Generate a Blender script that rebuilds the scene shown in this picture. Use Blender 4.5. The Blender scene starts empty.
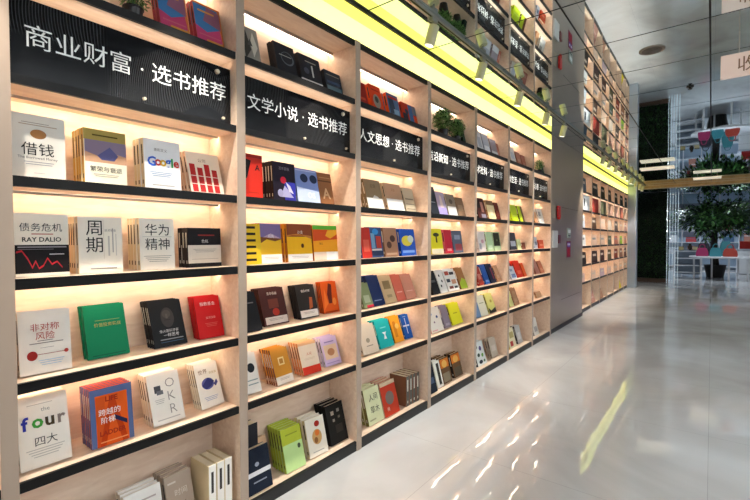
import bpy, bmesh, math, random
from mathutils import Vector, Matrix
R = random.Random(7)
PI = math.pi
S = bpy.context.scene
COL = S.collection

# ------------------------------------------------------------------ camera
CAM = Vector((0, 0, 1.315))
YAW, PIT, ROL, FPX = .6639, -.0242, -.0021, 430.35
fw = Vector((math.cos(YAW)*math.cos(PIT), math.sin(YAW)*math.cos(PIT), math.sin(PIT)))
rt = Vector((math.sin(YAW), -math.cos(YAW), 0))
up = rt.cross(fw)
r1 = rt*math.cos(ROL)+up*math.sin(ROL)
u1 = -rt*math.sin(ROL)+up*math.cos(ROL)
cd = bpy.data.cameras.new('camera')
cam = bpy.data.objects.new('camera', cd)
COL.objects.link(cam)
cd.sensor_width = 36
cd.lens = FPX*36/750
cd.clip_start = .05
cam.matrix_world = Matrix(((r1.x, u1.x, -fw.x, CAM.x), (r1.y, u1.y, -fw.y, CAM.y), (r1.z, u1.z, -fw.z, CAM.z), (0, 0, 0, 1)))
S.camera = cam
S.view_settings.view_transform = 'Standard'
S.view_settings.look = 'None'
S.view_settings.gamma = 1
S.view_settings.use_curve_mapping = False
S.view_settings.exposure = 1.12
S.cycles.max_bounces = 9
S.cycles.diffuse_bounces = 4
S.cycles.glossy_bounces = 6
S.cycles.sample_clamp_indirect = 6
S.cycles.blur_glossy = .5


def X_at(px, Y):
    """measured column of the survey photo -> metres along the wall at distance Y"""
    q = fw*FPX + r1*(px-375)
    return CAM.x + q.x*(Y-CAM.y)/q.y


# ------------------------------------------------------------------ materials
_m = {}


def s2l(c):
    return tuple(((v/12.92) if v <= .04045 else ((v+.055)/1.055)**2.4) for v in c)


def mat(name, col, rough=.5, metal=0., spec=.5, emit=None, es=0., noise=0., nscale=20., coat=0., srgb=True, bump=0., alpha=None):
    if name in _m:
        return _m[name]
    m = bpy.data.materials.new(name)
    m.use_nodes = True
    nt = m.node_tree
    b = nt.nodes['Principled BSDF']
    c = s2l(col) if srgb else col
    b.inputs['Base Color'].default_value = (*c, 1)
    b.inputs['Roughness'].default_value = rough
    b.inputs['Metallic'].default_value = metal
    b.inputs['Specular IOR Level'].default_value = spec
    b.inputs['Coat Weight'].default_value = coat
    b.inputs['Coat Roughness'].default_value = .08
    if emit:
        b.inputs['Emission Color'].default_value = (*emit, 1)
        b.inputs['Emission Strength'].default_value = es
    if noise or bump:
        tc = nt.nodes.new('ShaderNodeTexCoord')
        n = nt.nodes.new('ShaderNodeTexNoise')
        n.inputs['Scale'].default_value = nscale
        n.inputs['Detail'].default_value = 4
        nt.links.new(tc.outputs['Object'], n.inputs['Vector'])
        if noise:
            mx = nt.nodes.new('ShaderNodeMix')
            mx.data_type = 'RGBA'
            mx.inputs[6].default_value = (*[v*(1-noise) for v in c], 1)
            mx.inputs[7].default_value = (*[min(1, v*(1+noise)) for v in c], 1)
            nt.links.new(n.outputs['Fac'], mx.inputs[0])
            nt.links.new(mx.outputs[2], b.inputs['Base Color'])
        if bump:
            bp = nt.nodes.new('ShaderNodeBump')
            bp.inputs['Strength'].default_value = bump
            nt.links.new(n.outputs['Fac'], bp.inputs['Height'])
            nt.links.new(bp.outputs['Normal'], b.inputs['Normal'])
    _m[name] = m
    return m


def C(hexs):
    """paper / print colour from a hex code"""
    k = 'print_'+hexs
    if k in _m:
        return _m[k]
    c = tuple(int(hexs[i:i+2], 16)/255 for i in (0, 2, 4))
    return mat(k, c, rough=.5, spec=.12, noise=.04, nscale=40)


def wood_mat():
    m = mat('maple_wood', (.86, .74, .64), rough=.42, spec=.4)
    nt = m.node_tree
    b = nt.nodes['Principled BSDF']
    tc = nt.nodes.new('ShaderNodeTexCoord')
    mp = nt.nodes.new('ShaderNodeMapping')
    mp.inputs['Scale'].default_value = (3, 14, 14)
    n = nt.nodes.new('ShaderNodeTexNoise')
    n.inputs['Scale'].default_value = 3
    n.inputs['Detail'].default_value = 6
    n.inputs['Distortion'].default_value = .6
    cr = nt.nodes.new('ShaderNodeValToRGB')
    cr.color_ramp.elements[0].position = .3
    cr.color_ramp.elements[0].color = (*s2l((.88, .765, .665)), 1)
    cr.color_ramp.elements[1].position = .7
    cr.color_ramp.elements[1].color = (*s2l((.94, .845, .755)), 1)
    nt.links.new(tc.outputs['Object'], mp.inputs[0])
    nt.links.new(mp.outputs[0], n.inputs['Vector'])
    nt.links.new(n.outputs['Fac'], cr.inputs[0])
    nt.links.new(cr.outputs[0], b.inputs['Base Color'])
    return m


WOOD = wood_mat()
BLACK = mat('black_edge_laminate', (.04, .035, .035), rough=.45, spec=.25)
KICK = mat('black_kick_laminate', (.09, .09, .09), rough=.4, spec=.3)
EDGE = mat('greige_edge_band', (.67, .59, .52), rough=.45, noise=.03, nscale=3)
PAGES = mat('page_paper', (.90, .84, .72), rough=.8, noise=.06, nscale=200)
LED = mat('warm_led', (1, 1, 1), emit=(1, .85, .66), es=13)
LEDT = mat('warm_led_top', (1, 1, 1), emit=(1, .86, .70), es=4.8)
ALU = mat('aluminium', (.72, .71, .69), rough=.3, metal=1)
STEEL = mat('brushed_steel', (.74, .79, .84), rough=.28, metal=.55)
GLASSY = mat('pale_metal_cladding', (.55, .49, .43), rough=.32, metal=.1, spec=.5, noise=.05, nscale=3)


def mirror_mat():
    m = mat('mirror_panel', (.885, .935, .95), rough=.018, metal=1)
    nt = m.node_tree
    b = nt.nodes['Principled BSDF']
    tc = nt.nodes.new('ShaderNodeTexCoord')
    n = nt.nodes.new('ShaderNodeTexNoise')
    n.inputs['Scale'].default_value = 1.6
    n.inputs['Detail'].default_value = 1
    bp = nt.nodes.new('ShaderNodeBump')
    bp.inputs['Strength'].default_value = .02
    bp.inputs['Distance'].default_value = .05
    nt.links.new(tc.outputs['Object'], n.inputs['Vector'])
    nt.links.new(n.outputs['Fac'], bp.inputs['Height'])
    nt.links.new(bp.outputs['Normal'], b.inputs['Normal'])
    return m


def floor_mat():
    m = mat('polished_marble', (.66, .64, .63), rough=.03, spec=1)
    nt = m.node_tree
    b = nt.nodes['Principled BSDF']
    b.inputs['IOR'].default_value = 1.65
    tc = nt.nodes.new('ShaderNodeTexCoord')
    n = nt.nodes.new('ShaderNodeTexNoise')
    n.inputs['Scale'].default_value = .9
    n.inputs['Detail'].default_value = 7
    n.inputs['Distortion'].default_value = 1.0
    cr = nt.nodes.new('ShaderNodeValToRGB')
    e = cr.color_ramp.elements
    e[0].position = .3
    e[0].color = (*s2l((.725, .715, .71)), 1)
    e[1].position = .68
    e[1].color = (*s2l((.84, .845, .85)), 1)
    e2 = e.new(.5)
    e2.color = (*s2l((.795, .79, .79)), 1)
    # tile joints
    br = nt.nodes.new('ShaderNodeTexBrick')
    br.offset = 0
    br.inputs['Scale'].default_value = 1
    br.inputs['Brick Width'].default_value = 1.2
    br.inputs['Row Height'].default_value = 1.2
    br.inputs['Mortar Size'].default_value = .0016
    br.inputs['Color1'].default_value = (1, 1, 1, 1)
    br.inputs['Color2'].default_value = (.97, .97, .97, 1)
    br.inputs['Mortar'].default_value = (.72, .72, .72, 1)
    mx = nt.nodes.new('ShaderNodeMix')
    mx.data_type = 'RGBA'
    mx.blend_type = 'MULTIPLY'
    mx.inputs[0].default_value = 1
    n2 = nt.nodes.new('ShaderNodeTexNoise')
    n2.inputs['Scale'].default_value = 3.2
    n2.inputs['Detail'].default_value = 2
    bp = nt.nodes.new('ShaderNodeBump')
    bp.inputs['Strength'].default_value = .10
    bp.inputs['Distance'].default_value = .02
    L = nt.links.new
    L(tc.outputs['Object'], n.inputs['Vector'])
    L(tc.outputs['Object'], br.inputs['Vector'])
    L(tc.outputs['Object'], n2.inputs['Vector'])
    L(n.outputs['Fac'], cr.inputs[0])
    L(cr.outputs[0], mx.inputs[6])
    L(br.outputs['Color'], mx.inputs[7])
    L(mx.outputs[2], b.inputs['Base Color'])
    L(n2.outputs['Fac'], bp.inputs['Height'])
    L(bp.outputs['Normal'], b.inputs['Normal'])
    return m


def sign_mat():
    m = mat('black_sign_gloss', (.03, .03, .035), rough=.2, spec=.14)
    nt = m.node_tree
    b = nt.nodes['Principled BSDF']
    tc = nt.nodes.new('ShaderNodeTexCoord')
    w = nt.nodes.new('ShaderNodeTexWave')
    w.inputs['Scale'].default_value = 34
    w.inputs['Distortion'].default_value = 38
    w.inputs['Detail'].default_value = 0
    w.inputs['Detail Scale'].default_value = .10
    w.bands_direction = 'X'
    cr = nt.nodes.new('ShaderNodeValToRGB')
    cr.color_ramp.elements[0].position = .62
    cr.color_ramp.elements[0].color = (.003, .003, .003, 1)
    cr.color_ramp.elements[1].position = .95
    cr.color_ramp.elements[1].color = (.04, .04, .042, 1)
    n = nt.nodes.new('ShaderNodeTexNoise')
    n.inputs['Scale'].default_value = 3.5
    n.inputs['Detail'].default_value = 0
    c2 = nt.nodes.new('ShaderNodeValToRGB')
    c2.color_ramp.elements[0].position = .49
    c2.color_ramp.elements[1].position = .53
    mx = nt.nodes.new('ShaderNodeMix')
    mx.data_type = 'RGBA'
    mx.inputs[6].default_value = (.005, .005, .006, 1)
    L = nt.links.new
    L(tc.outputs['Object'], w.inputs['Vector'])
    L(tc.outputs['Object'], n.inputs['Vector'])
    L(w.outputs['Fac'], cr.inputs[0])
    L(n.outputs['Fac'], c2.inputs[0])
    L(c2.outputs[0], mx.inputs[0])
    L(cr.outputs[0], mx.inputs[7])
    L(mx.outputs[2], b.inputs['Base Color'])
    return m


MIRROR = mirror_mat()
FLOOR = floor_mat()
SIGN = sign_mat()


# ------------------------------------------------------------------ mesh helpers
class MB:
    def __init__(s):
        s.v, s.f, s.mi, s.m = [], [], [], []

    def slot(s, m):
        if m not in s.m:
            s.m.append(m)
        return s.m.index(m)

    def box(s, x0, x1, y0, y1, z0, z1, m):
        k = len(s.v)
        s.v += [(x0, y0, z0), (x1, y0, z0), (x1, y1, z0), (x0, y1, z0), (x0, y0, z1), (x1, y0, z1), (x1, y1, z1), (x0, y1, z1)]
        for q in ((0, 3, 2, 1), (4, 5, 6, 7), (0, 1, 5, 4), (1, 2, 6, 5), (2, 3, 7, 6), (3, 0, 4, 7)):
            s.f.append([k+i for i in q])
            s.mi.append(s.slot(m))
        return s

    def poly(s, pts, m):
        k = len(s.v)
        s.v += [tuple(p) for p in pts]
        s.f.append(list(range(k, k+len(pts))))
        s.mi.append(s.slot(m))
        return s

    def tube(s, a, b, r0, r1_, m, n=16, caps=True):
        a, b = Vector(a), Vector(b)
        d = (b-a).normalized()
        t = d.orthogonal().normalized()
        u = d.cross(t)
        k = len(s.v)
        for p, r in ((a, r0), (b, r1_)):
            for i in range(n):
                w = 2*PI*i/n
                s.v.append(tuple(p+(t*math.cos(w)+u*math.sin(w))*r))
        for i in range(n):
            j = (i+1) % n
            s.f.append([k+i, k+j, k+n+j, k+n+i])
            s.mi.append(s.slot(m))
        if caps:
            s.f.append([k+i for i in range(n)][::-1])
            s.mi.append(s.slot(m))
            s.f.append([k+n+i for i in range(n)])
            s.mi.append(s.slot(m))
        return s

    def lathe(s, c, prof, m, n=24):
        k = len(s.v)
        for r, z in prof:
            for i in range(n):
                w = 2*PI*i/n
                s.v.append((c[0]+r*math.cos(w), c[1]+r*math.sin(w), c[2]+z))
        for a in range(len(prof)-1):
            for i in range(n):
                j = (i+1) % n
                s.f.append([k+a*n+i, k+a*n+j, k+(a+1)*n+j, k+(a+1)*n+i])
                s.mi.append(s.slot(m))
        for a, rev in ((0, True), (len(prof)-1, False)):
            q = [k+a*n+i for i in range(n)]
            s.f.append(q[::-1] if rev else q)
            s.mi.append(s.slot(m))
        return s

    def mesh(s, name):
        me = bpy.data.meshes.new(name)
        me.from_pydata(s.v, [], s.f)
        for m in s.m:
            me.materials.append(m)
        for p, i in zip(me.polygons, s.mi):
            p.material_index = i
        me.update()
        return me

    def build(s, name, parent=None, loc=None, smooth=False, bevel=0):
        me = s.mesh(name)
        o = link(name, me, parent, loc)
        if smooth:
            for p in me.polygons:
                p.use_smooth = True
        if bevel:
            md = o.modifiers.new('bevel', 'BEVEL')
            md.width = bevel
            md.segments = 2
            md.limit_method = 'ANGLE'
        return o


def link(name, data, parent=None, loc=None):
    o = bpy.data.objects.new(name, data)
    COL.objects.link(o)
    if parent:
        o.parent = parent
    if loc is not None:
        o.location = loc
    return o


def tag(o, label=None, cat=None, group=None, kind=None):
    if label:
        o['label'] = label
    if cat:
        o['category'] = cat
    if group:
        o['group'] = group
    if kind:
        o['kind'] = kind
    return o


def kids(o):
    return CH.get(o.name, [])


CH = {}


def child(parent, o):
    o.parent = parent
    CH.setdefault(parent.name, []).append(o)
    return o


_tx = {}


def text_geo(s, bold=0.):
    """flat outline of a word, centred, cap/em height about 1, in the xy plane"""
    k = (s, bold)
    if k in _tx:
        return _tx[k]
    cu = bpy.data.curves.new('word', 'FONT')
    cu.body = s
    cu.size = 1
    cu.offset = bold
    cu.resolution_u = 2
    o = bpy.data.objects.new('word', cu)
    COL.objects.link(o)
    dg = bpy.context.evaluated_depsgraph_get()
    me = bpy.data.meshes.new_from_object(o.evaluated_get(dg))
    vs = [v.co.copy() for v in me.vertices]
    fs = [list(p.vertices) for p in me.polygons]
    if vs:
        x0, x1 = min(v.x for v in vs), max(v.x for v in vs)
        y0, y1 = min(v.y for v in vs), max(v.y for v in vs)
    else:
        x0 = x1 = y0 = y1 = 0
    vs = [(v.x-(x0+x1)/2, v.y-(y0+y1)/2) for v in vs]
    bpy.data.objects.remove(o)
    bpy.data.curves.remove(cu)
    bpy.data.meshes.remove(me)
    _tx[k] = (vs, fs, x1-x0, y1-y0)
    return _tx[k]


def put_text(mb, s, cx, cz, size, m, y=0., width=None, bold=0.):
    """letters standing in the xz plane facing -y; width scales to fit"""
    vs, fs, w, h = text_geo(s, bold)
    if not vs:
        return
    sx = size if width is None else width/w
    k = len(mb.v)
    mb.v += [(cx+a*sx, y, cz+b*size) for a, b in vs]
    sl = mb.slot(m)
    for f in fs:
        mb.f.append([k+i for i in f])
        mb.mi.append(sl)


# ------------------------------------------------------------------ the setting
CEIL = 2.75
X0R, X1R, YR, YL = -3.2, 24.0, -4.6, 2.9
FY = 1.72          # front plane of the first bookcase
BK = 1.956         # its back panel


def structure(mb, name, **k):
    return tag(mb.build(name, **k), kind='structure')


structure(MB().box(X0R, X1R, YR, YL, -.12, 0, FLOOR), 'floor')
PLASTER = mat('grey_plaster', (.60, .62, .65), rough=.7, noise=.04, nscale=4)
DARKP = mat('dark_plaster', (.30, .32, .35), rough=.6)
structure(MB().box(X0R, 8.0, BK+.03, BK+.13, 0, 2.95, PLASTER), 'wall_left')
structure(MB().box(X0R, X1R, YR-.12, YR, 0, 2.95, PLASTER), 'wall_right')
structure(MB().box(X0R-.12, X0R, YR, YL, 0, 2.95, PLASTER), 'wall_back')
structure(MB().box(X1R, X1R+.12, YR, YL, 0, 2.95, PLASTER), 'wall_front')
cb = MB()
cb.box(X0R, X1R, YR, YL, CEIL+.006, 2.95, BLACK)
P = .718
g = .0055
xk = 2.128-P*8
while xk < X1R:
    yk = .757-P*.0-.73*8
    while yk < 2.0:
        a0, a1 = max(xk+g, X0R), min(xk+P-g, X1R)
        b0, b1 = max(yk+g, YR), min(yk+.73-g, YL)
        if a1-a0 > .02 and b1-b0 > .02:
            cb.box(a0, a1, b0, b1, CEIL, CEIL+.008, MIRROR)
        yk += .73
    xk += P
structure(cb, 'ceiling')

# ------------------------------------------------------------------ bookcases
LV = [(.060, None), (.5376, .505), (.8575, .824), (1.192, 1.157), (1.5195, 1.4855), (1.840, 1.809), (2.1736, 2.1427), (2.53, 2.497)]
DIV = [-.50, .343, 1.197, 2.035, 2.884, 3.712, 4.534, 5.34, 6.09]
DT = .022          # half thickness of an upright


def bookcase(label, divs, fy, depth, dt, led_rows, name='bookcase'):
    root = link(name, None)
    root.location = (divs[0], fy, 0)
    tag(root, label, 'bookcase')
    by = fy+depth
    o = Vector(root.location)

    def part(mb, nm, par=None, bevel=0):
        me = mb.mesh(nm)
        me.transform(Matrix.Translation(-o))
        q = link(nm, me, par or root)
        if bevel:
            md = q.modifiers.new('bevel', 'BEVEL')
            md.width = bevel
            md.segments = 2
        return q
    part(MB().box(divs[0]-dt, divs[-1]+dt, by+.0005, by+.018, 0, 2.53, WOOD), 'back_panel')
    for x in divs:
        part(MB().box(x-dt, x+dt, fy+.0015, by, 0, 2.53, WOOD).box(x-dt, x+dt, fy, fy+.0014, 0, 2.53, EDGE), 'upright')
    for i in range(len(divs)-1):
        a, b = divs[i]+dt, divs[i+1]-dt
        k = part(MB().box(a, b, fy+.004, fy+.02, 0, .058, KICK), 'plinth')
        for li, (top, bot) in enumerate(LV):
            bot = bot if bot else .036
            sh = part(MB().box(a, b, fy+.020, by, bot, top, WOOD), 'shelf')
            if bot > .1:
                part(MB().box(a, b, fy+.006, fy+.0195, bot, top, BLACK), 'edge_strip', sh)
            if li in led_rows:
                if li == 7:      # top row: a light bar in an aluminium channel in front of the back panel
                    part(MB().box(a+.004, b-.004, by-.044, by-.024, bot-.012, bot-.0005, LEDT), 'light_strip', sh)
                    part(MB().box(a+.004, b-.004, by-.052, by-.0465, bot-.018, bot-.0005, ALU), 'channel', sh)
                elif li == 6:    # behind the sign
                    part(MB().box(a+.004, b-.004, fy+.066, fy+.074, bot-.060, bot-.048, LEDT), 'light_strip', sh)
                else:
                    part(MB().box(a+.004, b-.004, by-.082, by-.074, bot-.007, bot-.0005, LED), 'light_strip', sh)
                    part(MB().box(a+.004, b-.004, by-.088, by-.0825, bot-.010, bot-.0005, ALU), 'channel', sh)
    return root


bookcase('long maple bookcase with black shelf edges and lit shelves, nearest, left of the grey pillar', DIV, FY, BK-FY, DT, (2, 3, 4, 5, 6, 7))
FY2 = 1.80
DIV2 = [8.03, 9.0, 9.8, 10.6, 11.4, 12.14, 12.86, 13.42]
bookcase('far maple bookcase beyond the grey pillar, with lit shelves', DIV2, FY2, .24, .022, (2, 3, 4, 5, 6, 7))
structure(MB().box(8.01, X1R, FY2+.27, FY2+.37, 0, 2.95, PLASTER), 'wall_side')

# lit fascia above the bookcases
LOWP = mat('fascia_glow_pale', (.9, .9, .7), emit=(1, .96, .25), es=.80)
UPP = mat('fascia_glow_yellow', (.9, .85, .4), emit=(1, .94, .13), es=.62)
for x0, x1, y, lab in ((DIV[0]-.02, 6.11, FY+.012, 'glowing pale yellow light band above the nearest bookcase'),
                       (8.003, 13.44, FY2+.012, 'glowing yellow light band above the far bookcase beyond the pillar')):
    r = link('light_band', None, loc=(x0, y, 2.53))
    tag(r, lab, 'light panel')
    L = x1-x0
    MB().box(0, L, 0, .03, .0, .124, LOWP).build('lower_diffuser', r)
    MB().box(0, L, .002, .03, .125, .202, UPP).build('upper_diffuser', r)
    MB().box(0, L, -.006, .03, .203, .2185, mat('bronze_dark_trim', (.18, .16, .07), rough=.4)).build('top_trim', r)

# pillar between the bookcases
pb = MB()
pb.box(6.113, 8.0, 1.742, 2.0, 0, CEIL-.001, GLASSY)
structure(pb, 'pillar', bevel=.003)
structure(MB().box(6.113, 8.0, 1.734, 1.7415, 0, .06, KICK), 'trim_1')
structure(MB().box(6.7, 7.7, 1.7395, 1.7418, 1.78, 1.785, KICK).box(6.7, 7.9, 1.7395, 1.7418, .42, .425, KICK), 'trim_2')

PX = lambda px: X_at(px, 1.742)
RED = mat('red_plastic', (.80, .08, .05), rough=.3)
PALE = mat('pale_plate', (.82, .80, .78), rough=.4)
a = link('wall_alarm', None, loc=(6.42, 1.7415, 1.70))
tag(a, 'red strobe alarm beside a beige plate, high on the grey pillar', 'alarm')
MB().box(-.055, .055, -.045, -.012, -.07, .09, RED).build('housing', a, bevel=.012)
MB().lathe((0, 0, 0), [(.015, -.02), (.024, .0), (.024, .03), (.02, .04)], RED, 20).build('horn', a, loc=(0, -.028, -.085))
MB().box(-.26, -.10, -.008, -.0005, -.09, .09, mat('beige_plate', (.66, .60, .52), rough=.5)).build('back_plate', a)
a = link('wall_control_panel', None, loc=(6.25, 1.7415, 1.315))
tag(a, 'white rectangular control panel low on the left of the grey pillar', 'panel')
MB().box(-.10, .13, -.03, -.0005, -.12, .12, PALE).build('case', a, bevel=.004)
MB().box(.18, .28, -.03, -.0005, -.06, .06, mat('dark_red_plastic', (.42, .10, .09), rough=.35)).build('call_button', a, bevel=.004)
a = link('notice_plate', None, loc=(PX(568.4), 1.7415, 1.41))
tag(a, 'small pale notice plate in the middle of the grey pillar', 'sign')
MB().box(-.10, .10, -.010, -.0005, -.075, .075, mat('notice_grey', (.62, .66, .62), rough=.4)).build('plate', a, bevel=.002)
n_ = MB()
n_.box(-.07, .07, -.0115, -.0102, .0, .05, C('e8ece8'))
n_.box(-.06, .06, -.0115, -.0102, -.05, -.035, C('50605a'))
n_.build('print', a)
a = link('hydrant_sticker', None, loc=(PX(568.4), 1.7415, 1.135))
tag(a, 'purple and red safety sticker below the notice plate on the pillar', 'sign')
MB().box(-.11, .11, -.004, -.0005, -.10, .15, C('8a2a4a')).build('backing', a)
n_ = MB()
n_.box(-.09, .09, -.0055, -.0042, .06, .13, C('6a4a9a'))
n_.box(-.07, .07, -.0055, -.0042, -.08, .03, C('a01c28'))
n_.box(-.07, -.02, -.0062, -.0056, .085, .115, C('e8e0f0'))
n_.box(.02, .07, -.0062, -.0056, .085, .115, C('e8e0f0'))
n_.build('print', a)

# ------------------------------------------------------------------ signs on the sign shelf
TXT = mat('white_letters', (.90, .90, .88), rough=.5, emit=(1, 1, .98), es=.05)
signs = ['商业财富 · 选书推荐', '文学小说 · 选书推荐', '人文思想 · 选书推荐', '前沿新知 · 选书推荐', '艺术社科 · 选书推荐', '时尚生活 · 选书推荐', '励志心理 · 选书推荐']
where = ['of the leftmost bay, first characters meaning business wealth', 'of the second bay, between two uprights', 'of the third bay, under red books', 'of the fourth bay, under two potted plants', 'of the fifth bay, under pale books', 'of the sixth bay, under pink and white books', 'of the seventh bay, next to the grey pillar']
for i, s in enumerate(signs):
    a, b = DIV[i+1]+DT+.002, DIV[i+2]-DT-.002
    w = b-a
    r = link('category_sign', None, loc=(a, 1.768, 1.8405))
    tag(r, 'black sign, white Chinese lettering, '+where[i], 'sign', 'black category signs along the sign row')
    p = MB().box(0, w, 0, .012, 0, .262, SIGN).build('board', r, bevel=.001)
    t = MB()
    if i == 0:
        ta, tb = X_at(29, 1.768)-a, X_at(227, 1.768)-a
    else:
        tb = min(X_at([0, 347, 419.5, 469, 501.8, 528, 548][i], 1.768)-a, w-.03)
        ta = max(.012, tb-.715)
    put_text(t, s, (ta+tb)/2, .146, .083, TXT, y=-.0015, width=tb-ta, bold=0.)
    t.build('lettering', r)
    for u, v in ((.915, .232), (.95, .03), (.52, .03)):
        if u != .95 or i in (0, 1):
            MB().tube((0, 0, 0), (0, -.010, 0), .011 if v > .1 else .007, .010 if v > .1 else .006, mat('reflection_cream', (.86, .80, .70), rough=.35), 16).build('standoff_cap', r, loc=(u*w, 0, v))  # small cream discs put in for light reflections on the glossy board

# ------------------------------------------------------------------ books
LIGHT = ('f', 'e', 'd', 'c')


def cover_mesh(w, h, t, st):
    """hard slabs front, back and spine (spine on the left), printed art as thin inlays on the front"""
    base, spine, art = C(st[0]), C(st[1]), st[2]
    mb = MB()
    c = .0022
    mb.box(0, w, 0, c, 0, h, base)
    mb.box(0, w, t-c, t, 0, h, base)
    mb.box(0, c*.9, c, t-c, 0, h, spine)
    # spine print
    y = -.0
    z = h*.12
    if t > .012:
        ink = C('3a3532') if st[1][0] in LIGHT+('b', 'a') else C('d8d0c0')
        mb.box(-.0006, 0, t*.35, t*.65, h*.50, h*.88, ink) if st[3] else None
        mb.box(-.0006, 0, t*.38, t*.62, h*.10, h*.18, ink) if st[3] else None
    k = 0
    for q in art:
        if q[0] == 'r':
            _, u0, v0, u1, v1, cc = q
            k += 1
            e = .00015*k
            mb.box(u0*w, u1*w, -e, 0 if k == 0 else -.00001, v0*h, v1*h, C(cc))
        elif q[0] == 'o':
            _, u, v, ru, rv, cc = q
            k += 1
            e = .00015*k
            n = 22
            pts = [(u*w+ru*w*math.cos(-2*PI*j/n), -e, v*h+rv*h*math.sin(-2*PI*j/n)) for j in range(n)]
            mb.poly(pts[::-1], C(cc))
        elif q[0] == 'p':
            _, pts, cc = q
            k += 1
            e = .00015*k
            mb.poly([(u*w, -e, v*h) for u, v in pts], C(cc))
    return mb


def title_mesh(w, h, st):
    tx = [q for q in st[2] if q[0] == 't']
    if not tx:
        return None
    n = sum(1 for q in st[2] if q[0] != 't')
    mb = MB()
    for q in tx:
        _, s, u, v, size, cc = q[:6]
        put_text(mb, s, u*w, v*h, size, C(cc), y=-.00015*(n+1)-.0002, bold=q[6])
    return mb


ROWN = {'top': ('top shelf', 2.1736), 'r1': ('third shelf down', 1.5195), 'r2': ('fourth shelf down', 1.192),
        'r3': ('fifth shelf down', .8575), 'r4': ('sixth shelf down', .5376), 'r5': ('bottom shelf', .060)}
LAST = {}
LEAN = {'top': .24, 'r1': .16, 'r2': .05, 'r3': .38, 'r4': .34, 'r5': .26}
BAYN = ['', 'leftmost bay', 'second bay', 'third bay', 'fourth bay', 'fifth bay', 'sixth bay', 'seventh bay']
ORD = ['front copy', 'second copy', 'third copy', 'fourth copy', 'fifth copy', 'sixth copy']
NB = 0


def copy_tree(o):
    c = o.copy()
    COL.objects.link(c)
    for ch in kids(o):
        d = ch.copy()
        COL.objects.link(d)
        child(c, d)
    return c


def stack(bay, row, desc, pxl, pxr, st, n=2, h=.21, t=.024, Yf=1.79, yaw=0., mode='face', xm=None, wm=None, case2=False, lean=None, free=False):
    """n copies of one book standing one behind the other, leaning back on the panel"""
    global NB
    rn, z = ROWN[row]
    back = BK if not case2 else FY2+.24
    if xm is None:
        xl, xr = X_at(pxl, Yf), X_at(pxr, Yf)
    else:
        xl, xr = xm, xm+wm
    if mode == 'face':
        w = xr-xl
        w = max(.10, min(w, .20)) if wm is None else wm
        dv, n0 = (DIV2, 0) if case2 else (DIV, 0)
        lo, hi = (dv[bay-1]+DT, dv[bay]-DT) if case2 else (dv[bay]+DT, dv[bay+1]-DT)
        right = xl+w
        ya = abs(math.radians(yaw))
        xl = max(xl, lo+.006, 0 if free else LAST.get((case2, bay, row), 0)+.005)
        w = max(.05, min(right, hi-.006)-xl)
        xl = min(xl, hi-.004-w)
        LAST[(case2, bay, row)] = xl+w
        gap = .003
        avail = back-.003-Yf-math.sin(ya)*w
        tgt = (LEAN.get(row, .24)+(.10 if bay > 2 and row in ('r1', 'r2') else .04 if bay == 2 and row in ('r1', 'r2') else 0)) if lean is None else math.radians(lean)
        if row == 'r3' and not case2:
            Yf -= .018
            avail += .018
        tn = (avail-h*math.sin(tgt))/(n*1.06)-gap
        t = min(t, max(.0125, tn))
        if n*(t+gap)*1.03+h*.05 > avail:
            t = max(.008, (avail-h*.05)/(n*1.03)-gap)
        if yaw > 0:
            xl += math.sin(ya)*n*(t+gap)
            w -= math.sin(ya)*n*(t+gap)
        elif yaw < 0:
            w -= math.sin(ya)*n*(t+gap)
    else:
        w = .15
    st = list(st)+[True]*(4-len(st))
    root = cover_mesh(w, h, t, st).build('book')
    c = .0022
    pg = MB().box(c+.0003, w-.003, c+.0002, t-c-.0002, .003, h-.003, PAGES)
    child(root, pg.build('page_block', root))
    tm = title_mesh(w, h, st)
    if tm:
        child(root, tm.build('title', root))
    for i in range(n):
        o = root if i == 0 else copy_tree(root)
        if mode == 'face':
            ya = math.radians(yaw)
            room = back-.004-Yf-(n*(t+gap))*1.03-abs(math.sin(ya))*w
            a = math.asin(max(.02, min(room/h, math.sin(tgt))))
            o.rotation_euler = (-a, 0, ya)
            off = i*(t+gap)/math.cos(a)
            jx = R.uniform(-.002, .002) if i else 0
            o.location = (xl+jx-math.sin(ya)*off, Yf+math.cos(ya)*off+(max(0, -math.sin(ya))*w), z+.0006+t*math.sin(a))
            lab = f'{desc}, {ORD[i]}, {rn}, {BAYN[bay]}' if n > 1 else f'{desc}, {rn}, {BAYN[bay]}'
        else:
            o.rotation_euler = (0, 0, PI/2)
            jy = R.uniform(0, .008)
            o.location = (xl+(i+1)*(t+.003), Yf+jy, z+.0006)
            lab = f'{desc}, {["first", "second", "third", "fourth", "fifth", "sixth"][i]} from the left, {rn}, {BAYN[bay]}' if n > 1 else f'{desc}, {rn}, {BAYN[bay]}'
        if case2:
            lab = lab.replace(BAYN[bay], 'far bookcase, column %s' % ['', 'one', 'two', 'three', 'four', 'five', 'six', 'seven'][bay])
        tag(o, lab, 'book', f'copies of the {desc}, {rn}, {BAYN[bay]}' if n > 1 else None)
        NB += 1
    return root


def r(u0, v0, u1, v1, c): return ('r', u0, v0, u1, v1, c)
def o_(u, v, ru, rv, c): return ('o', u, v, ru, rv, c)
def t_(s, u, v, z, c, b=.0): return ('t', s, u, v, z, c, min(b, .0) if ord(s[0]) > 255 else b)
def p_(pts, c): return ('p', pts, c)
def small(u, v, n=3, c='8a8078', wd=.5):
    return [r(u-wd/2*(1-.12*i), v-.035*i, u+wd/2*(1-.12*i), v-.035*i+.010, c) for i in range(n)]


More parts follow.
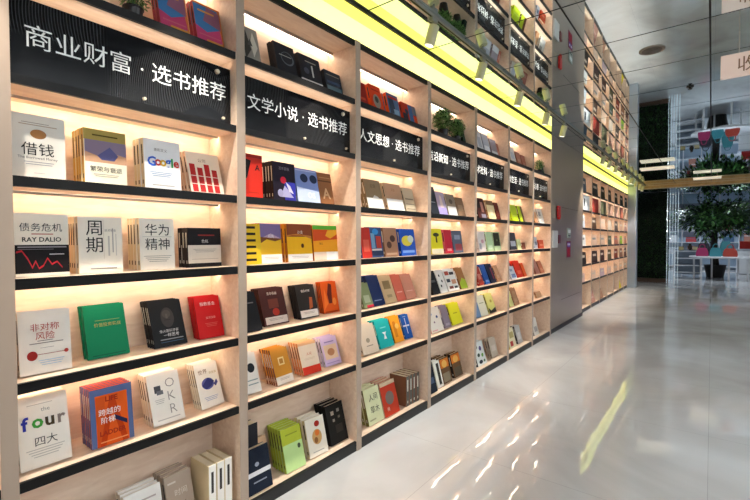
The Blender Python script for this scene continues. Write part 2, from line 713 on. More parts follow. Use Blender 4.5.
# ---- bay 1
stack(1, 'top', 'art book, orange blue and pink, left', 164.6, 193.4, ('c8743c', 'b04050', [r(.0, .12, .9, .95, '3f74a8'), p_([(.0, .1), (.95, .2), (.9, .5), (.4, .35), (0, .45)], 'b8406a'), p_([(.3, .6), (.95, .5), (.95, .9), (.5, .95)], '8a5a70'), r(.15, .80, .75, .84, 'd09040'), r(.35, .05, .98, .18, 'c88a3a'), r(.1, .25, .9, .28, 'c05a70')]), 2, h=.215)
stack(1, 'top', 'art book, orange blue and pink, right', 201, 227.5, ('c8743c', 'b04050', [r(.0, .12, .9, .95, '3f74a8'), p_([(.0, .1), (.95, .2), (.9, .5), (.4, .35), (0, .45)], 'b8406a'), p_([(.3, .6), (.95, .5), (.95, .9), (.5, .95)], '8a5a70'), r(.15, .80, .75, .84, 'd09040'), r(.35, .05, .98, .18, 'c88a3a'), r(.1, .25, .9, .28, 'c05a70')]), 2, h=.215)
stack(1, 'r1', 'white book with brown egg and title 借钱', 13, 67.5, ('ddd6cb', 'd8cdbd', [o_(.5, .70, .15, .075, '9a6a3c'), r(.2, .865, .7, .875, '9a8878'), r(.15, .83, .85, .845, 'b09a86'), t_('借钱', .48, .46, .046, '1c1a1a', .02), t_('The Borrowed Money', .48, .315, .012, '38363a'), *small(.5, .25, 2, '8c8a90', .55), r(.4, .08, .6, .088, 'a8a6a8')]), 2, h=.212, Yf=1.775, lean=2.5)
stack(1, 'r1', 'gold book with painting and title 繁荣与衰退', 86.5, 128.5, ('ece6cc', 'c9a04c', [r(0, .80, 1, 1, 'a8944e'), r(.02, .40, 1, .80, '8a7a90'), p_([(.02, .40), (1, .40), (1, .55), (.6, .60), (.3, .52), (.02, .58)], 'c89a78'), p_([(.3, .52), (.6, .7), (.8, .55), (.7, .45), (.4, .45)], '5a5a88'), r(.2, .88, .8, .905, '5a4c20'), t_('繁荣与衰退', .5, .28, .022, '2a2620', .02), *small(.5, .18, 2, '9a948a', .6)]), 4, h=.205, t=.026, Yf=1.79, lean=4)
stack(1, 'r1', 'white book titled Google in coloured letters', 145.5, 183, ('e9e8e8', 'e0cfae', [t_('重新定义', .45, .80, .014, '7a706a'), t_('G', .20, .56, .052, '3a64c8', .03), t_('o', .37, .545, .052, 'c83a30', .03), t_('o', .51, .545, .052, 'd8a828', .03), t_('g', .65, .53, .052, '3a64c8', .03), t_('l', .76, .565, .052, '2f9a50', .03), t_('e', .88, .545, .052, 'c83a30', .03), *small(.45, .34, 3, '5a88b8', .6), r(.2, .08, .8, .1, 'b0b0b0')]), 3, h=.205, t=.027, Yf=1.785, yaw=2, lean=4)
stack(1, 'r1', 'cream book with red vertical stripes', 192.5, 225, ('e4d6c4', 'd8b49c', [r(.06, .02, .22, .70, 'b02a2a'), r(.28, .02, .44, .62, 'b02a2a'), r(.50, .02, .66, .72, 'b02a2a'), r(.72, .02, .88, .60, 'b02a2a'), r(.0, .40, 1, .415, 'e8d8cc'), r(.0, .2, 1, .215, 'e8d8cc'), t_('公司', .45, .80, .02, '7a6048')]), 3, h=.195, Yf=1.80, lean=17)
stack(1, 'r2', 'cream and black book titled 债务危机', 15, 69.5, ('ece2d2', 'e0d2bc', [r(0, .05, 1, .50, '1a1718'), p_([(.02, .40), (.12, .42), (.22, .30), (.30, .16), (.36, .26), (.42, .14), (.50, .18), (.58, .30), (.66, .20), (.76, .24), (.86, .14), (.86, .115), (.76, .215), (.66, .17), (.58, .27), (.50, .15), (.42, .11), (.36, .22), (.30, .12), (.22, .26), (.12, .39), (.02, .37)], 'a8202a'), r(.05, .455, .95, .475, '8a8488'), r(.05, .425, .7, .435, '6a6468'), r(.62, .34, .9, .355, 'c8c2c2'), t_('债务危机', .48, .78, .030, '2a2626', .02), r(.30, .665, .70, .68, 'b04038'), t_('RAY DALIO', .49, .585, .0215, '1c1a1a', .02)]), 2, h=.212, Yf=1.785)
stack(1, 'r2', 'cream book titled 周期 in big black characters', 79, 123, ('ede4d4', 'e6cfa8', [t_('周', .35, .80, .062, '1a1818', .02), t_('期', .35, .50, .062, '1a1818', .02), r(.56, .25, .565, .95, 'b8a080'), t_('投资机会', .72, .76, .010, '7a7470'), r(.66, .3, .70, .66, 'c0b8ae'), r(.76, .36, .79, .80, 'b0a8a0'), r(.84, .3, .86, .7, 'c8c0b8'), r(.25, .07, .85, .085, '8a847c')]), 4, h=.208, t=.024, Yf=1.79)
stack(1, 'r2', 'white book titled 华为精神 in black characters', 140.5, 175, ('efe8da', 'e8d4b0', [t_('华为', .5, .78, .052, '171515', .03), t_('精神', .5, .50, .052, '171515', .03), r(.08, .64, .92, .645, '8a8580'), *small(.5, .26, 4, '9a958c', .8)]), 4, h=.21, t=.026, Yf=1.80)
stack(1, 'r2', 'black book with cream lower half', 188.5, 221.5, ('1e1a1c', '2a2426', [r(.0, .10, 1, .56, 'ddd0c0'), t_('危机', .5, .66, .016, 'e8e0d8'), r(.3, .80, .8, .83, '8a2a28'), *small(.5, .45, 3, '9a8a80', .7), r(.1, .2, .9, .21, 'a89a8c')]), 3, h=.175, t=.026, Yf=1.80)
stack(1, 'r3', 'cream book titled 非对称风险 with red barbell', 16, 69, ('e9e1d5', 'd8c8b4', [t_('非对称', .50, .74, .028, 'b03428', .02), t_('风险', .50, .60, .028, 'b03428', .02), r(.35, .515, .65, .525, '5a5450'), r(.2, .475, .85, .49, '8a827a'), r(.40, .40, .66, .408, '9a928a'), r(.28, .30, .92, .308, 'a03a30'), o_(.24, .295, .10, .075, 'a02c26'), o_(.90, .31, .045, .032, 'b03a30'), *small(.6, .2, 3, 'a8c0d8', .5)]), 2, h=.212, t=.028, Yf=1.807, yaw=-2, lean=7)
stack(1, 'r3', 'green hardcover with gold lettering', 85, 126.5, ('0f7a52', '0c6a48', [t_('价值投资实战', .54, .62, .016, 'c0a860'), r(.25, .70, .85, .71, '8a9a5a'), r(.1, .04, .9, .06, '0a6040')], False), 3, h=.205, t=.026, Yf=1.862)
stack(1, 'r3', 'black book with a dim face portrait', 151.5, 184.8, ('1c1c1e', '18181a', [o_(.52, .62, .20, .22, '3a3634'), o_(.50, .70, .13, .09, '4a4440'), r(.42, .56, .60, .575, '2a2624'), r(.47, .60, .53, .70, '5a524c'), t_('像火箭科学家', .5, .33, .014, 'c8c4c0', .03), t_('一样思考', .55, .24, .017, 'd8d4d0', .04), r(.2, .14, .9, .16, '8a8a8c'), r(.2, .09, .9, .10, '3a5a78')]), 4, h=.200, t=.021, Yf=1.835, yaw=1)
stack(1, 'r3', 'bright red hardcover with white lettering', 197.5, 230.5, ('c41e20', 'a8181c', [t_('指数基金', .5, .82, .019, 'f0d8d0', .02), t_('投资指南', .55, .48, .012, 'e8b0a0'), *small(.55, .34, 3, 'd86a5c', .5)], False), 4, h=.195, t=.02, Yf=1.84, yaw=-3)
stack(1, 'r4', 'cream book titled four with 四大', 16, 68.5, ('efe6d8', 'e8dcc8', [t_('the', .55, .80, .020, '8a8880'), t_('f', .14, .64, .060, '3438a0', .03), t_('o', .38, .615, .060, '48a040', .03), t_('u', .62, .61, .060, '4a3c28', .03), t_('r', .86, .61, .060, '8a7a70', .03), o_(.38, .64, .03, .03, 'efe6d8'), t_('四大', .52, .36, .034, '4a4642', .0), *small(.5, .25, 4, 'b8aea4', .75), r(.2, .88, .7, .89, 'b8aea0')]), 3, h=.235, t=.024, Yf=1.787, lean=14)
stack(1, 'r4', 'orange and blue book with stepped ladder title', 89, 132, ('e8601c', '54608c', [r(0, .0, .12, 1, '5a6c98'), r(.88, 0, 1, 1, '5a6c98'), r(0, .88, 1, 1, '5a6c98'), p_([(.12, .0), (.12, .85), (.35, .85), (.25, .0)], 'd8561c'), p_([(.46, .84), (.56, .84), (.86, .0), (.72, .0), (.51, .62), (.32, .0), (.18, .0)], 'c8400f'), t_('LIFE', .5, .80, .026, 'a02c14', .03), t_('跨越的', .44, .58, .026, 'f4efe8', .03), t_('阶梯', .40, .44, .026, 'f4efe8', .03), p_([(.55, .50), (.85, .36), (.85, .28), (.55, .42)], '24264a'), t_('LADDER', .5, .22, .024, 'a83018', .03), r(.2, .06, .85, .08, 'f0a060')]), 5, h=.215, t=.017, Yf=1.785, yaw=-1, lean=7)
stack(1, 'r4', 'white book with outlined OKR letters', 151.5, 183.5, ('efe9de', 'e4d4ba', [t_('O', .68, .78, .056, '98908a', -.012), t_('K', .68, .52, .056, '98908a', -.012), t_('R', .68, .26, .056, '98908a', -.012), r(.18, .62, .38, .76, '4a4a50'), r(.24, .58, .44, .66, '6a6a70'), *small(.3, .48, 3, 'b0a8a0', .3), r(.15, .08, .85, .1, 'c0b8b0')]), 4, h=.210, t=.020, Yf=1.793)
stack(1, 'r4', 'white book with a blue globe figure', 199.5, 224, ('efe8dc', 'ddd0b8', [t_('世界', .32, .80, .024, '7a5a34', .02), t_('的全部', .75, .75, .013, 'b09a50'), o_(.46, .52, .27, .13, '5a5c98'), p_([(.2, .5), (.5, .65), (.75, .55), (.6, .45), (.35, .40)], '34366c'), p_([(.7, .48), (.85, .58), (.9, .50), (.78, .42)], '4a4c88'), *small(.5, .22, 3, '8a92b8', .6)]), 4, h=.205, t=.02, Yf=1.81, yaw=4)
stack(1, 'r5', 'pale green book barely in view', 100, 124, ('9ab89a', '8aa88a', [r(.1, .6, .9, .8, 'c8d8c0')]), 2, h=.2, t=.025, xm=.55, wm=.145, Yf=1.80)
stack(1, 'r5', 'white book with pink print', 128, 156, ('eee8e0', 'e8dcc8', [o_(.45, .6, .16, .11, 'd06a88'), r(.15, .8, .85, .83, 'b8a8a0'), r(.55, .3, .85, .55, '7a4a5a')]), 3, h=.225, t=.024, xm=.715, wm=.145, Yf=1.785)
stack(1, 'r5', 'taupe book with white lettering', 165, 190, ('b09c8a', 'b8a490', [t_('时间', .55, .66, .03, 'e0d4c8', .02), t_('旅人', .55, .42, .03, '4a3a34', .02), r(.1, .84, .4, .87, 'd8ccc0'), r(.3, .1, .9, .3, 'd8d0c8')]), 3, h=.235, t=.028, xm=.872, wm=.122, Yf=1.775, yaw=2)
stack(1, 'r5', 'thick ivory volume with purple spine print', 0, 0, ('dcc8a0', 'ece6dc', [], True), 3, h=.25, t=.038, xm=1.022, wm=.15, Yf=1.735, mode='spine')

# ---- bay 2
stack(2, 'top', 'grey patterned photo book', 247, 263, ('8a8680', '5a5850', [p_([(.1, .1), (.5, .4), (.3, .9), (.05, .8)], '3a3a38'), p_([(.6, .2), (.9, .5), (.7, .9), (.5, .6)], 'c8c4b8'), p_([(.3, .5), (.6, .5), (.5, .7)], '4a4a48')]), 2, h=.2)
stack(2, 'top', 'black book with a pale ring and white band', 280, 300, ('23242a', '1c1c20', [o_(.6, .6, .32, .2, '5a6068'), o_(.58, .61, .27, .17, '26272e'), r(0, 0, 1, .15, 'c8c4c4'), r(.2, .65, .8, .67, 'a8a8a0')], False), 2, h=.2, Yf=1.80)
stack(2, 'top', 'black book with white lower band and white figure', 304, 325, ('26262c', '222228', [r(0, 0, 1, .22, 'dad6d6'), r(.55, .35, .62, .72, 'c8c4c0'), r(.3, .8, .8, .83, '9a9488'), o_(.3, .5, .12, .1, '4a4a58')], False), 2, h=.195, Yf=1.80)
stack(2, 'top', 'dark teal landscape book', 329, 345, ('2c3440', '24282e', [r(.05, .2, .95, .4, '58707a'), r(.1, .5, .9, .6, '3a4c68'), r(.1, .82, .9, .85, '8a8a80')], False), 1, h=.165, t=.03, Yf=1.81)
stack(2, 'r1', 'red book with black profile', 243, 263.5, ('c02a1c', '8a1c14', [p_([(0, .35), (.25, .45), (.45, .85), (.0, .9)], '15100f'), r(.0, .92, 1, 1, '8a1a14'), t_('A', .75, .70, .04, '2a1210', .02), r(.3, .1, .8, .13, 'a0281a')]), 2, h=.212, Yf=1.765, lean=2)
stack(2, 'r1', 'dark novel with red dot and violet figures', 274.5, 296.5, ('1e1624', '241a18', [r(.5, .02, 1, .5, '34349a'), o_(.45, .54, .13, .09, 'c8243c'), p_([(.3, .1), (.5, .4), (.65, .3), (.9, .1)], 'a8a4c8'), o_(.3, .2, .12, .1, '9a98b8'), p_([(.55, .5), (.75, .4), (.9, .2), (.7, .25)], 'd0ccd8'), t_('百年孤独', .5, .84, .018, '8a8490')]), 5, h=.205, t=.02, Yf=1.79, lean=4)
stack(2, 'r1', 'pale blue book with dark quotation marks', 299, 321, ('7a8cc4', '8898cc', [o_(.38, .72, .17, .13, '26304c'), o_(.8, .72, .17, .13, '26304c'), p_([(.0, 0), (1, 0), (1, .35), (.0, .45)], 'b8c4e0'), t_('OS', .62, .22, .045, 'e8ecf4', .02), r(.05, .93, .95, .96, 'a8b4dc')]), 2, h=.195, Yf=1.79)
stack(2, 'r1', 'brown kraft book with letter A', 321.5, 335, ('8a5c3a', '6e4a30', [t_('A', .5, .35, .09, 'c8a078', .02), r(0, .72, 1, .76, '5a3a24'), r(.1, .84, .9, .86, 'b08a60')]), 2, h=.195, t=.02, Yf=1.81)
stack(2, 'r2', 'yellow book with black stripes', 245, 257, ('e0b828', 'e8c030', [r(0, .08+.16*i, .7, .14+.16*i, '241c14') for i in range(6)]), 2, h=.2, Yf=1.775)
stack(2, 'r2', 'yellow novel with purple sky and white band', 259, 282.5, ('e8b428', 'c87a28', [r(0, .62, 1, 1, '7a6894'), p_([(0, .62), (.5, .75), (1, .62)], 'b89ab0'), p_([(0, .5), (.3, .6), (.7, .55), (1, .6), (1, .62), (0, .66)], '7a4a2c'), r(0, .0, 1, .22, 'ece4da'), t_('月亮', .5, .68, .02, 'f0e8f0', .03), *small(.5, .14, 2, 'a89a90', .7)]), 3, h=.205, Yf=1.785)
stack(2, 'r2', 'yellow novel with brown sky and white band', 288.5, 313, ('f0b41c', 'c8782c', [r(0, .66, 1, 1, '8a4424'), p_([(0, .66), (.4, .74), (1, .60), (1, .68), (0, .7)], 'c87a30'), o_(.6, .42, .06, .06, '5a2c18'), r(0, .0, 1, .2, 'ece4da'), t_('沙漠', .52, .78, .02, 'e8d8c0', .03), *small(.5, .13, 2, 'a89a90', .7)]), 3, h=.208, Yf=1.79)
stack(2, 'r2', 'orange novel with green top edge', 314.5, 343, ('f0a020', 'd06a20', [r(0, .88, 1, 1, '58b030'), p_([(0, .55), (1, .6), (1, .88), (0, .88)], 'd8501c'), p_([(.5, .7), (.7, .62), (1, .75), (1, .88), (.6, .86)], 'f0a828'), r(0, .0, .5, .24, 'ead0b8'), r(.5, 0, 1, .24, 'ece6e0'), t_('海边', .3, .48, .015, '8a3a18')]), 2, h=.205, Yf=1.79)
stack(2, 'r3', 'black spined book at the left upright', 243, 257, ('1c1a1c', '18181a', [r(.2, .7, .8, .73, '6a6460')], False), 3, h=.2, t=.022, Yf=1.785)
stack(2, 'r3', 'dark brown novel with white band', 262, 287, ('45201c', '38201c', [r(.08, .03, .98, .22, 'cfc0b4'), o_(.55, .34, .14, .1, 'a83020'), r(.3, .45, .7, .7, '6a3428'), t_('百年孤独', .5, .85, .017, 'd8c8b8', .03), *small(.5, .16, 2, '8a7a70', .6)], False), 4, h=.2, t=.018, Yf=1.845, yaw=1)
stack(2, 'r3', 'black novel with orange figure and white band', 298.5, 317, ('26211f', '201c1c', [r(.05, .03, .98, .24, 'dcd2c8'), p_([(.55, .25), (.75, .3), (.8, .6), (.65, .62)], 'b05a30'), t_('霍乱时期', .5, .82, .017, 'd8d0c8', .03), *small(.5, .17, 2, '8a8078', .6)], False), 4, h=.195, t=.018, Yf=1.85)
stack(2, 'r3', 'orange book with dark figure', 323, 342.5, ('d4581c', 'b84818', [p_([(.4, .3), (.6, .3), (.7, .9), (.5, .95), (.35, .6)], '5a2420'), p_([(.05, .1), (.35, .3), (.2, .8)], 'e8782c'), o_(.75, .35, .12, .12, 'e88a3c'), r(.1, .02, .9, .06, '9a3a14')]), 3, h=.195, t=.02, Yf=1.87, yaw=-4)
stack(2, 'r4', 'white book with black disc', 244, 258, ('dcd8d0', 'c8c4bc', [o_(.62, .62, .22, .12, '20242a'), r(.3, .3, .9, .33, '8a9a98'), r(.3, .2, .9, .23, '8a9a98')]), 2, h=.2, Yf=1.80)
stack(2, 'r4', 'gold book with white band and square stamp', 276, 294.5, ('c8872c', '7a4c44', [r(0, 0, 1, .22, 'e4d8c8'), r(.34, .52, .68, .74, 'e8cc8a'), r(.40, .56, .62, .70, 'b87c34'), *small(.5, .15, 2, '9a8a78', .6)]), 5, h=.19, t=.021, Yf=1.795, yaw=4)
stack(2, 'r4', 'cream book with red lower band', 304, 321.5, ('ead6bc', 'd88a50', [r(0, 0, 1, .24, 'c8321c'), t_('人间', .5, .62, .02, 'c86a40'), *small(.5, .48, 2, 'd0b090', .6), r(0, .9, 1, 1, 'e4b484')]), 4, h=.185, t=.02, Yf=1.80, yaw=-2)
stack(2, 'r4', 'lilac book with ornate centre', 326, 341.5, ('c4b0d4', 'e8e0ec', [r(.1, .22, .9, .72, 'dcc0a0'), o_(.5, .46, .22, .13, 'b8805c'), r(.2, .8, .8, .84, '8a78a8'), r(.1, .08, .9, .11, '9a88b8')]), 3, h=.175, t=.022, Yf=1.822, yaw=-1)
stack(2, 'r5', 'tall black boxed book at the left upright', 249, 262, ('2a2a30', '24242a', [r(0, .42, 1, .50, 'c8c8cc'), r(.2, .2, .8, .23, '6a6a70')], False), 1, h=.30, t=.06, xm=1.225, wm=.15, Yf=1.85, lean=2)
stack(2, 'r5', 'navy book with white band', 251, 273, ('1b2230', '171c28', [r(0, .38, 1, .48, 'd4d4d8'), o_(.5, .62, .08, .05, '9aa0b0'), r(.3, .22, .8, .25, '8a90a0')], False), 1, h=.21, t=.04, xm=1.228, wm=.155, Yf=1.745, lean=12, free=True)
stack(2, 'r5', 'beige book leaning beside the green stack', 264, 274, ('d0a884', 'c89c78', [r(.1, .6, .8, .8, 'b88a68')]), 1, h=.2, t=.03, xm=1.388, wm=.06, Yf=1.84)
stack(2, 'r5', 'lime green book with pale lower half', 286, 305.5, ('b4c864', 'a8b840', [r(0, 0, 1, .62, 'bcd890'), r(0, .62, 1, 1, 'b4bc38'), o_(.80, .50, .08, .06, '38402c'), r(.2, .82, .8, .85, '8a9428')]), 5, h=.225, t=.024, Yf=1.762, yaw=-2)
stack(2, 'r5', 'cream book with an orange cat picture', 310.5, 328.5, ('ece2d0', 'e8d4a4', [o_(.52, .48, .26, .2, 'c89a60'), o_(.55, .58, .12, .08, 'd8702c'), o_(.6, .82, .14, .08, 'a8281c'), o_(.45, .4, .1, .08, '8a5a30'), r(.2, .1, .8, .12, 'a8a098')]), 3, h=.21, t=.03, Yf=1.77, yaw=-4)
stack(2, 'r5', 'thick black book with small pale squares', 331, 349, ('201e1c', '1a1816', [r(.25, .72, .42, .82, 'a89a88'), r(.6, .76, .75, .84, '8a8478'), r(.3, .55, .42, .62, '8a8478'), r(.62, .6, .74, .66, '6a6458'), r(.4, .25, .8, .45, '34302a')], False), 3, h=.235, t=.03, Yf=1.785)

# ---- bay 3
stack(3, 'top', 'dark red book at the left upright', 360, 367.5, ('8a2018', '7a1a14', [r(.3, .3, .8, .4, 'c04028')]), 1, h=.18, Yf=1.80)
stack(3, 'top', 'orange red book with grey portrait', 374, 385, ('c83c1c', 'd84c20', [o_(.5, .42, .32, .26, '8a8478'), o_(.5, .48, .16, .12, '3c403c'), r(.15, .8, .85, .84, '8a2414')]), 3, h=.2, t=.028, Yf=1.80)
stack(3, 'top', 'blue book with orange spine', 391, 402, ('4a6484', 'dc5420', [p_([(.1, .1), (.6, .3), (.5, .9), (.1, .8)], '28384c'), r(.45, .2, .9, .4, '7a98b0'), r(.1, .8, .9, .9, 'a82c28')]), 2, h=.19, t=.034, Yf=1.80)
stack(3, 'top', 'red and blue patterned book', 405, 420.5, ('b8341c', 'c03a20', [r(.45, .15, .75, .98, '3c6494'), r(.0, .1, .35, .5, '2c2c3c'), r(.75, .1, 1, .5, 'd84a20'), r(.76, .55, 1, .98, '6a7480'), r(.3, .0, 1, .1, 'b8a8b8'), o_(.3, .6, .12, .12, '28384c')]), 2, h=.17, Yf=1.80)
stack(3, 'r1', 'brown book with white lower half and figure', 369, 385, ('8e7a5e', '7a684c', [r(0, 0, 1, .36, 'e0dcd4'), t_('论语', .5, .78, .03, '5a4c3a', .02), p_([(.3, .3), (.5, .46), (.7, .42), (.85, .3)], 'd8d4cc')]), 2, h=.205, Yf=1.79)
stack(3, 'r1', 'tan book with white lower half', 389, 405.5, ('b08c70', 'c8b498', [r(0, 0, 1, .42, 'e4e2de'), t_('历史', .5, .76, .024, '8a5c40', .02)]), 2, h=.2, Yf=1.79)
stack(3, 'r1', 'beige book with grey lines', 407, 417, ('b8ac94', 'a89c84', [r(.1, .3, .9, .34, '8a8070'), r(.1, .5, .9, .56, '7a7060'), r(.1, .1, .9, .14, '8a8070')]), 2, h=.19, t=.02, Yf=1.80)
stack(3, 'r2', 'red book with blue spine', 363, 370.5, ('c03428', '4a5c94', [r(.2, .2, .8, .6, 'd85c48')]), 2, h=.2, Yf=1.775)
stack(3, 'r2', 'blue and red collage book', 371.5, 384, ('38507c', '283858', [r(.1, .3, .4, .8, '7aa0c0'), o_(.5, .85, .25, .1, '3a8cc8'), r(.5, .3, .9, .7, 'c04438'), r(.0, .05, 1, .2, '26304c'), r(.1, .22, .9, .28, 'd0c8c8')]), 2, h=.205, Yf=1.785)
stack(3, 'r2', 'brown book with dark blots', 386, 399, ('a87c60', '8a644c', [o_(.65, .62, .2, .12, '4a3028'), o_(.35, .4, .18, .12, '5a3c30'), r(.1, .05, .9, .12, 'c8a488')]), 2, h=.205, Yf=1.79)
stack(3, 'r2', 'bright blue book with yellow cloud', 402, 417, ('1e54b8', '1a4498', [o_(.45, .55, .36, .2, 'e8d848'), o_(.7, .62, .2, .14, 'd8e0d0'), r(.1, .1, .9, .2, '7aa0e0')]), 2, h=.2, Yf=1.79)
stack(3, 'r3', 'olive green book', 362.5, 371, ('8a9468', '787c58', [r(.2, .2, .8, .5, 'b8bc98'), r(.3, .0, 1, .1, 'b8283c')]), 2, h=.17, Yf=1.79)
stack(3, 'r3', 'tall navy book', 371.5, 383.5, ('1c2c58', '182448', [r(.2, .15, .8, .18, '8a98b8')], False), 2, h=.215, Yf=1.80)
stack(3, 'r3', 'beige book with dark stamp', 384, 395.5, ('c8ac84', 'e0d0b0', [r(.2, .5, .8, .8, '8a7450'), r(.3, .2, .7, .3, 'a08c68')]), 2, h=.205, Yf=1.80)
stack(3, 'r3', 'coral red book', 396, 404.5, ('c86450', 'd88068', [r(.2, .3, .8, .35, 'e0a090')]), 2, h=.2, Yf=1.81)
stack(3, 'r3', 'dusty rose book', 405, 415, ('c08470', 'a06a58', [r(.2, .3, .8, .34, 'd8a898')]), 2, h=.195, Yf=1.81)
stack(3, 'r4', 'cream book with small crest', 364, 379.5, ('e6d4bc', 'd8c4a8', [o_(.45, .45, .12, .08, 'a89880'), r(.3, .25, .7, .28, 'a09080')]), 2, h=.2, Yf=1.80)
stack(3, 'r4', 'turquoise book with white emblem', 381, 394.5, ('1cb0b0', '18989c', [p_([(.4, .3), (.6, .3), (.55, .45), (.65, .55), (.35, .55), (.48, .45)], 'e8f0f0'), r(.3, .7, .7, .73, '88e0e0')]), 3, h=.2, Yf=1.82)
stack(3, 'r4', 'amber book', 395.5, 404.5, ('e89c24', 'd08820', [r(.2, .2, .5, .8, 'c87a18'), o_(.6, .6, .2, .1, 'f0c060')]), 2, h=.2, Yf=1.84)
stack(3, 'r4', 'royal blue book with white vertical title', 406.5, 417.5, ('1c5ab4', '184c9c', [r(.46, .2, .54, .85, 'd8e0f0'), r(.1, .5, .9, .56, 'd8e0f0'), r(.3, .9, .7, .92, '9ab8e0')]), 2, h=.19, Yf=1.85, yaw=-4)
stack(3, 'r5', 'cream book with large black brush characters', 369, 384.5, ('dcdcae', '7a7440', [t_('人间', .55, .72, .05, '26241c', .03), t_('草木', .55, .38, .05, '26241c', .03), r(.1, .1, .5, .14, 'a8a880')]), 3, h=.235, t=.03, Yf=1.78, yaw=1)
stack(3, 'r5', 'red book with grey portrait band', 385.5, 400, ('c03c24', 'c8a890', [o_(.5, .5, .28, .2, '7a6c64'), r(0, .88, 1, 1, 'c8b090'), t_('梅', .3, .2, .03, 'e8c8b0', .02)]), 3, h=.235, t=.03, Yf=1.775)
stack(3, 'r5', 'thick dark grey volume', 0, 0, ('8a5c44', '5c5850', [], True), 4, h=.225, t=.042, xm=2.655, wm=.15, Yf=1.78, mode='spine')

# ---- bay 4
stack(4, 'top', 'dark green book behind the potted plants', 469.5, 472, ('26382c', '20302a', [r(.2, .3, .8, .6, '4a6450')], False), 2, h=.17, Yf=1.80)
stack(4, 'r1', 'tall charcoal book', 432, 439.5, ('2c3038', '282c34', [r(.2, .4, .8, .44, '7a7c80')], False), 1, h=.235, Yf=1.78)
stack(4, 'r1', 'lilac and pink book', 440, 448, ('b0a0b8', '9a8ca8', [r(0, 0, 1, .3, 'a89cd8'), p_([(.3, .3), (.7, .3), (.6, .8), (.4, .85)], 'd8c0b8')]), 2, h=.2, Yf=1.785)
stack(4, 'r1', 'grey brown book with white lower half', 449.5, 458, ('8a7c6c', 'b0a090', [r(0, 0, 1, .42, 'e0dedc'), o_(.5, .65, .2, .12, '5c5044')]), 2, h=.195, Yf=1.79)
stack(4, 'r1', 'slim brown book', 459, 466, ('8a7058', '7a624c', [r(.2, .3, .8, .6, 'a08870')]), 1, h=.18, Yf=1.80)
stack(4, 'r2', 'bright yellow book with black tree', 432.5, 444, ('e8dc28', 'd8cc60', [r(.44, .45, .56, .8, '28281c'), o_(.5, .76, .26, .08, '38381c'), r(0, 0, 1, .2, 'e0d8b8')]), 2, h=.21, Yf=1.78)
stack(4, 'r2', 'red book with pink spine', 446.5, 453.5, ('c8283c', 'd86878', [r(.2, .1, .8, .2, 'f0a0a0')]), 2, h=.205, Yf=1.79)
stack(4, 'r2', 'slate blue book with red print', 454.5, 463.5, ('5a6478', '4a5468', [r(.2, .1, .9, .4, 'a04a50'), r(.2, .6, .8, .8, '8a98b0')]), 2, h=.2, Yf=1.79)
stack(4, 'r3', 'black book at the left upright', 432, 439, ('1c1c1e', '18181a', [r(.2, .5, .8, .6, '5a5a5a')], False), 2, h=.2, Yf=1.79)
stack(4, 'r3', 'white book dotted black', 440, 446.5, ('e4e0da', 'dcd8d0', [o_(.3, .3, .1, .06, '2a2a2a'), o_(.6, .5, .1, .06, '2a2a2a'), o_(.4, .75, .1, .06, '2a2a2a')]), 2, h=.2, Yf=1.79)
stack(4, 'r3', 'white comic style book with coloured panels', 447.5, 459, ('e6e2da', 'd8d4cc', [r(.1, .72, .45, .9, 'b05040'), r(.5, .72, .9, .85, '2c2c30'), r(.1, .4, .4, .55, '3a3c44'), r(.5, .3, .9, .5, 'c89070'), r(.15, .1, .5, .22, '7a3c34'), r(.6, .1, .9, .2, '38383c')]), 2, h=.2, Yf=1.79)
stack(4, 'r3', 'brown and lime green book', 460, 468.5, ('9a6c44', '8a5c3c', [p_([(0, 0), (1, 0), (1, .4), (.5, .5), (0, .25)], 'a8c43c')]), 2, h=.2, Yf=1.80)
stack(4, 'r4', 'white book with blue and pink specks', 432.5, 444.5, ('e8dfd2', 'e0a8a8', [o_(.2, .75, .16, .08, '6a88b8'), o_(.7, .6, .08, .06, '3a4c78'), o_(.4, .4, .06, .04, '8a6a78'), r(.1, .05, .5, .1, 'd8a0a0')]), 2, h=.205, Yf=1.785)
stack(4, 'r4', 'grey mauve book', 446, 452, ('8a7c88', '7c7080', [r(.2, .1, .8, .2, 'a89ca8')]), 2, h=.2, Yf=1.80)
stack(4, 'r4', 'acid yellow book', 453.5, 463.5, ('d8d828', 'c8c420', [r(.3, .5, .7, .55, 'a8a818')]), 2, h=.195, Yf=1.81)
stack(4, 'r5', 'black and navy leaning book', 431.5, 438, ('1c2430', '18202c', [r(.2, .3, .8, .5, '4a5870')], False), 2, h=.24, Yf=1.765)
stack(4, 'r5', 'white bright lit book', 438.5, 443, ('f0ece0', 'e8e0c8', [r(.4, .1, .8, .9, '3a3830')]), 2, h=.22, Yf=1.785)
stack(4, 'r5', 'thick book with fiery orange photo, left', 444.5, 452.5, ('6a4c30', '2c2420', [r(0, .6, 1, .95, 'd87828'), o_(.5, .75, .3, .15, 'e8b058'), r(.1, .05, .9, .4, '8a7c64')]), 3, h=.215, t=.03, Yf=1.795)
stack(4, 'r5', 'thick book with fiery orange photo, right', 455.5, 463.5, ('6a4c30', '2c2420', [r(0, .6, 1, .95, 'd87828'), o_(.5, .75, .3, .15, 'e8b058'), r(.1, .05, .9, .4, '5a5040')]), 2, h=.21, t=.03, Yf=1.80)

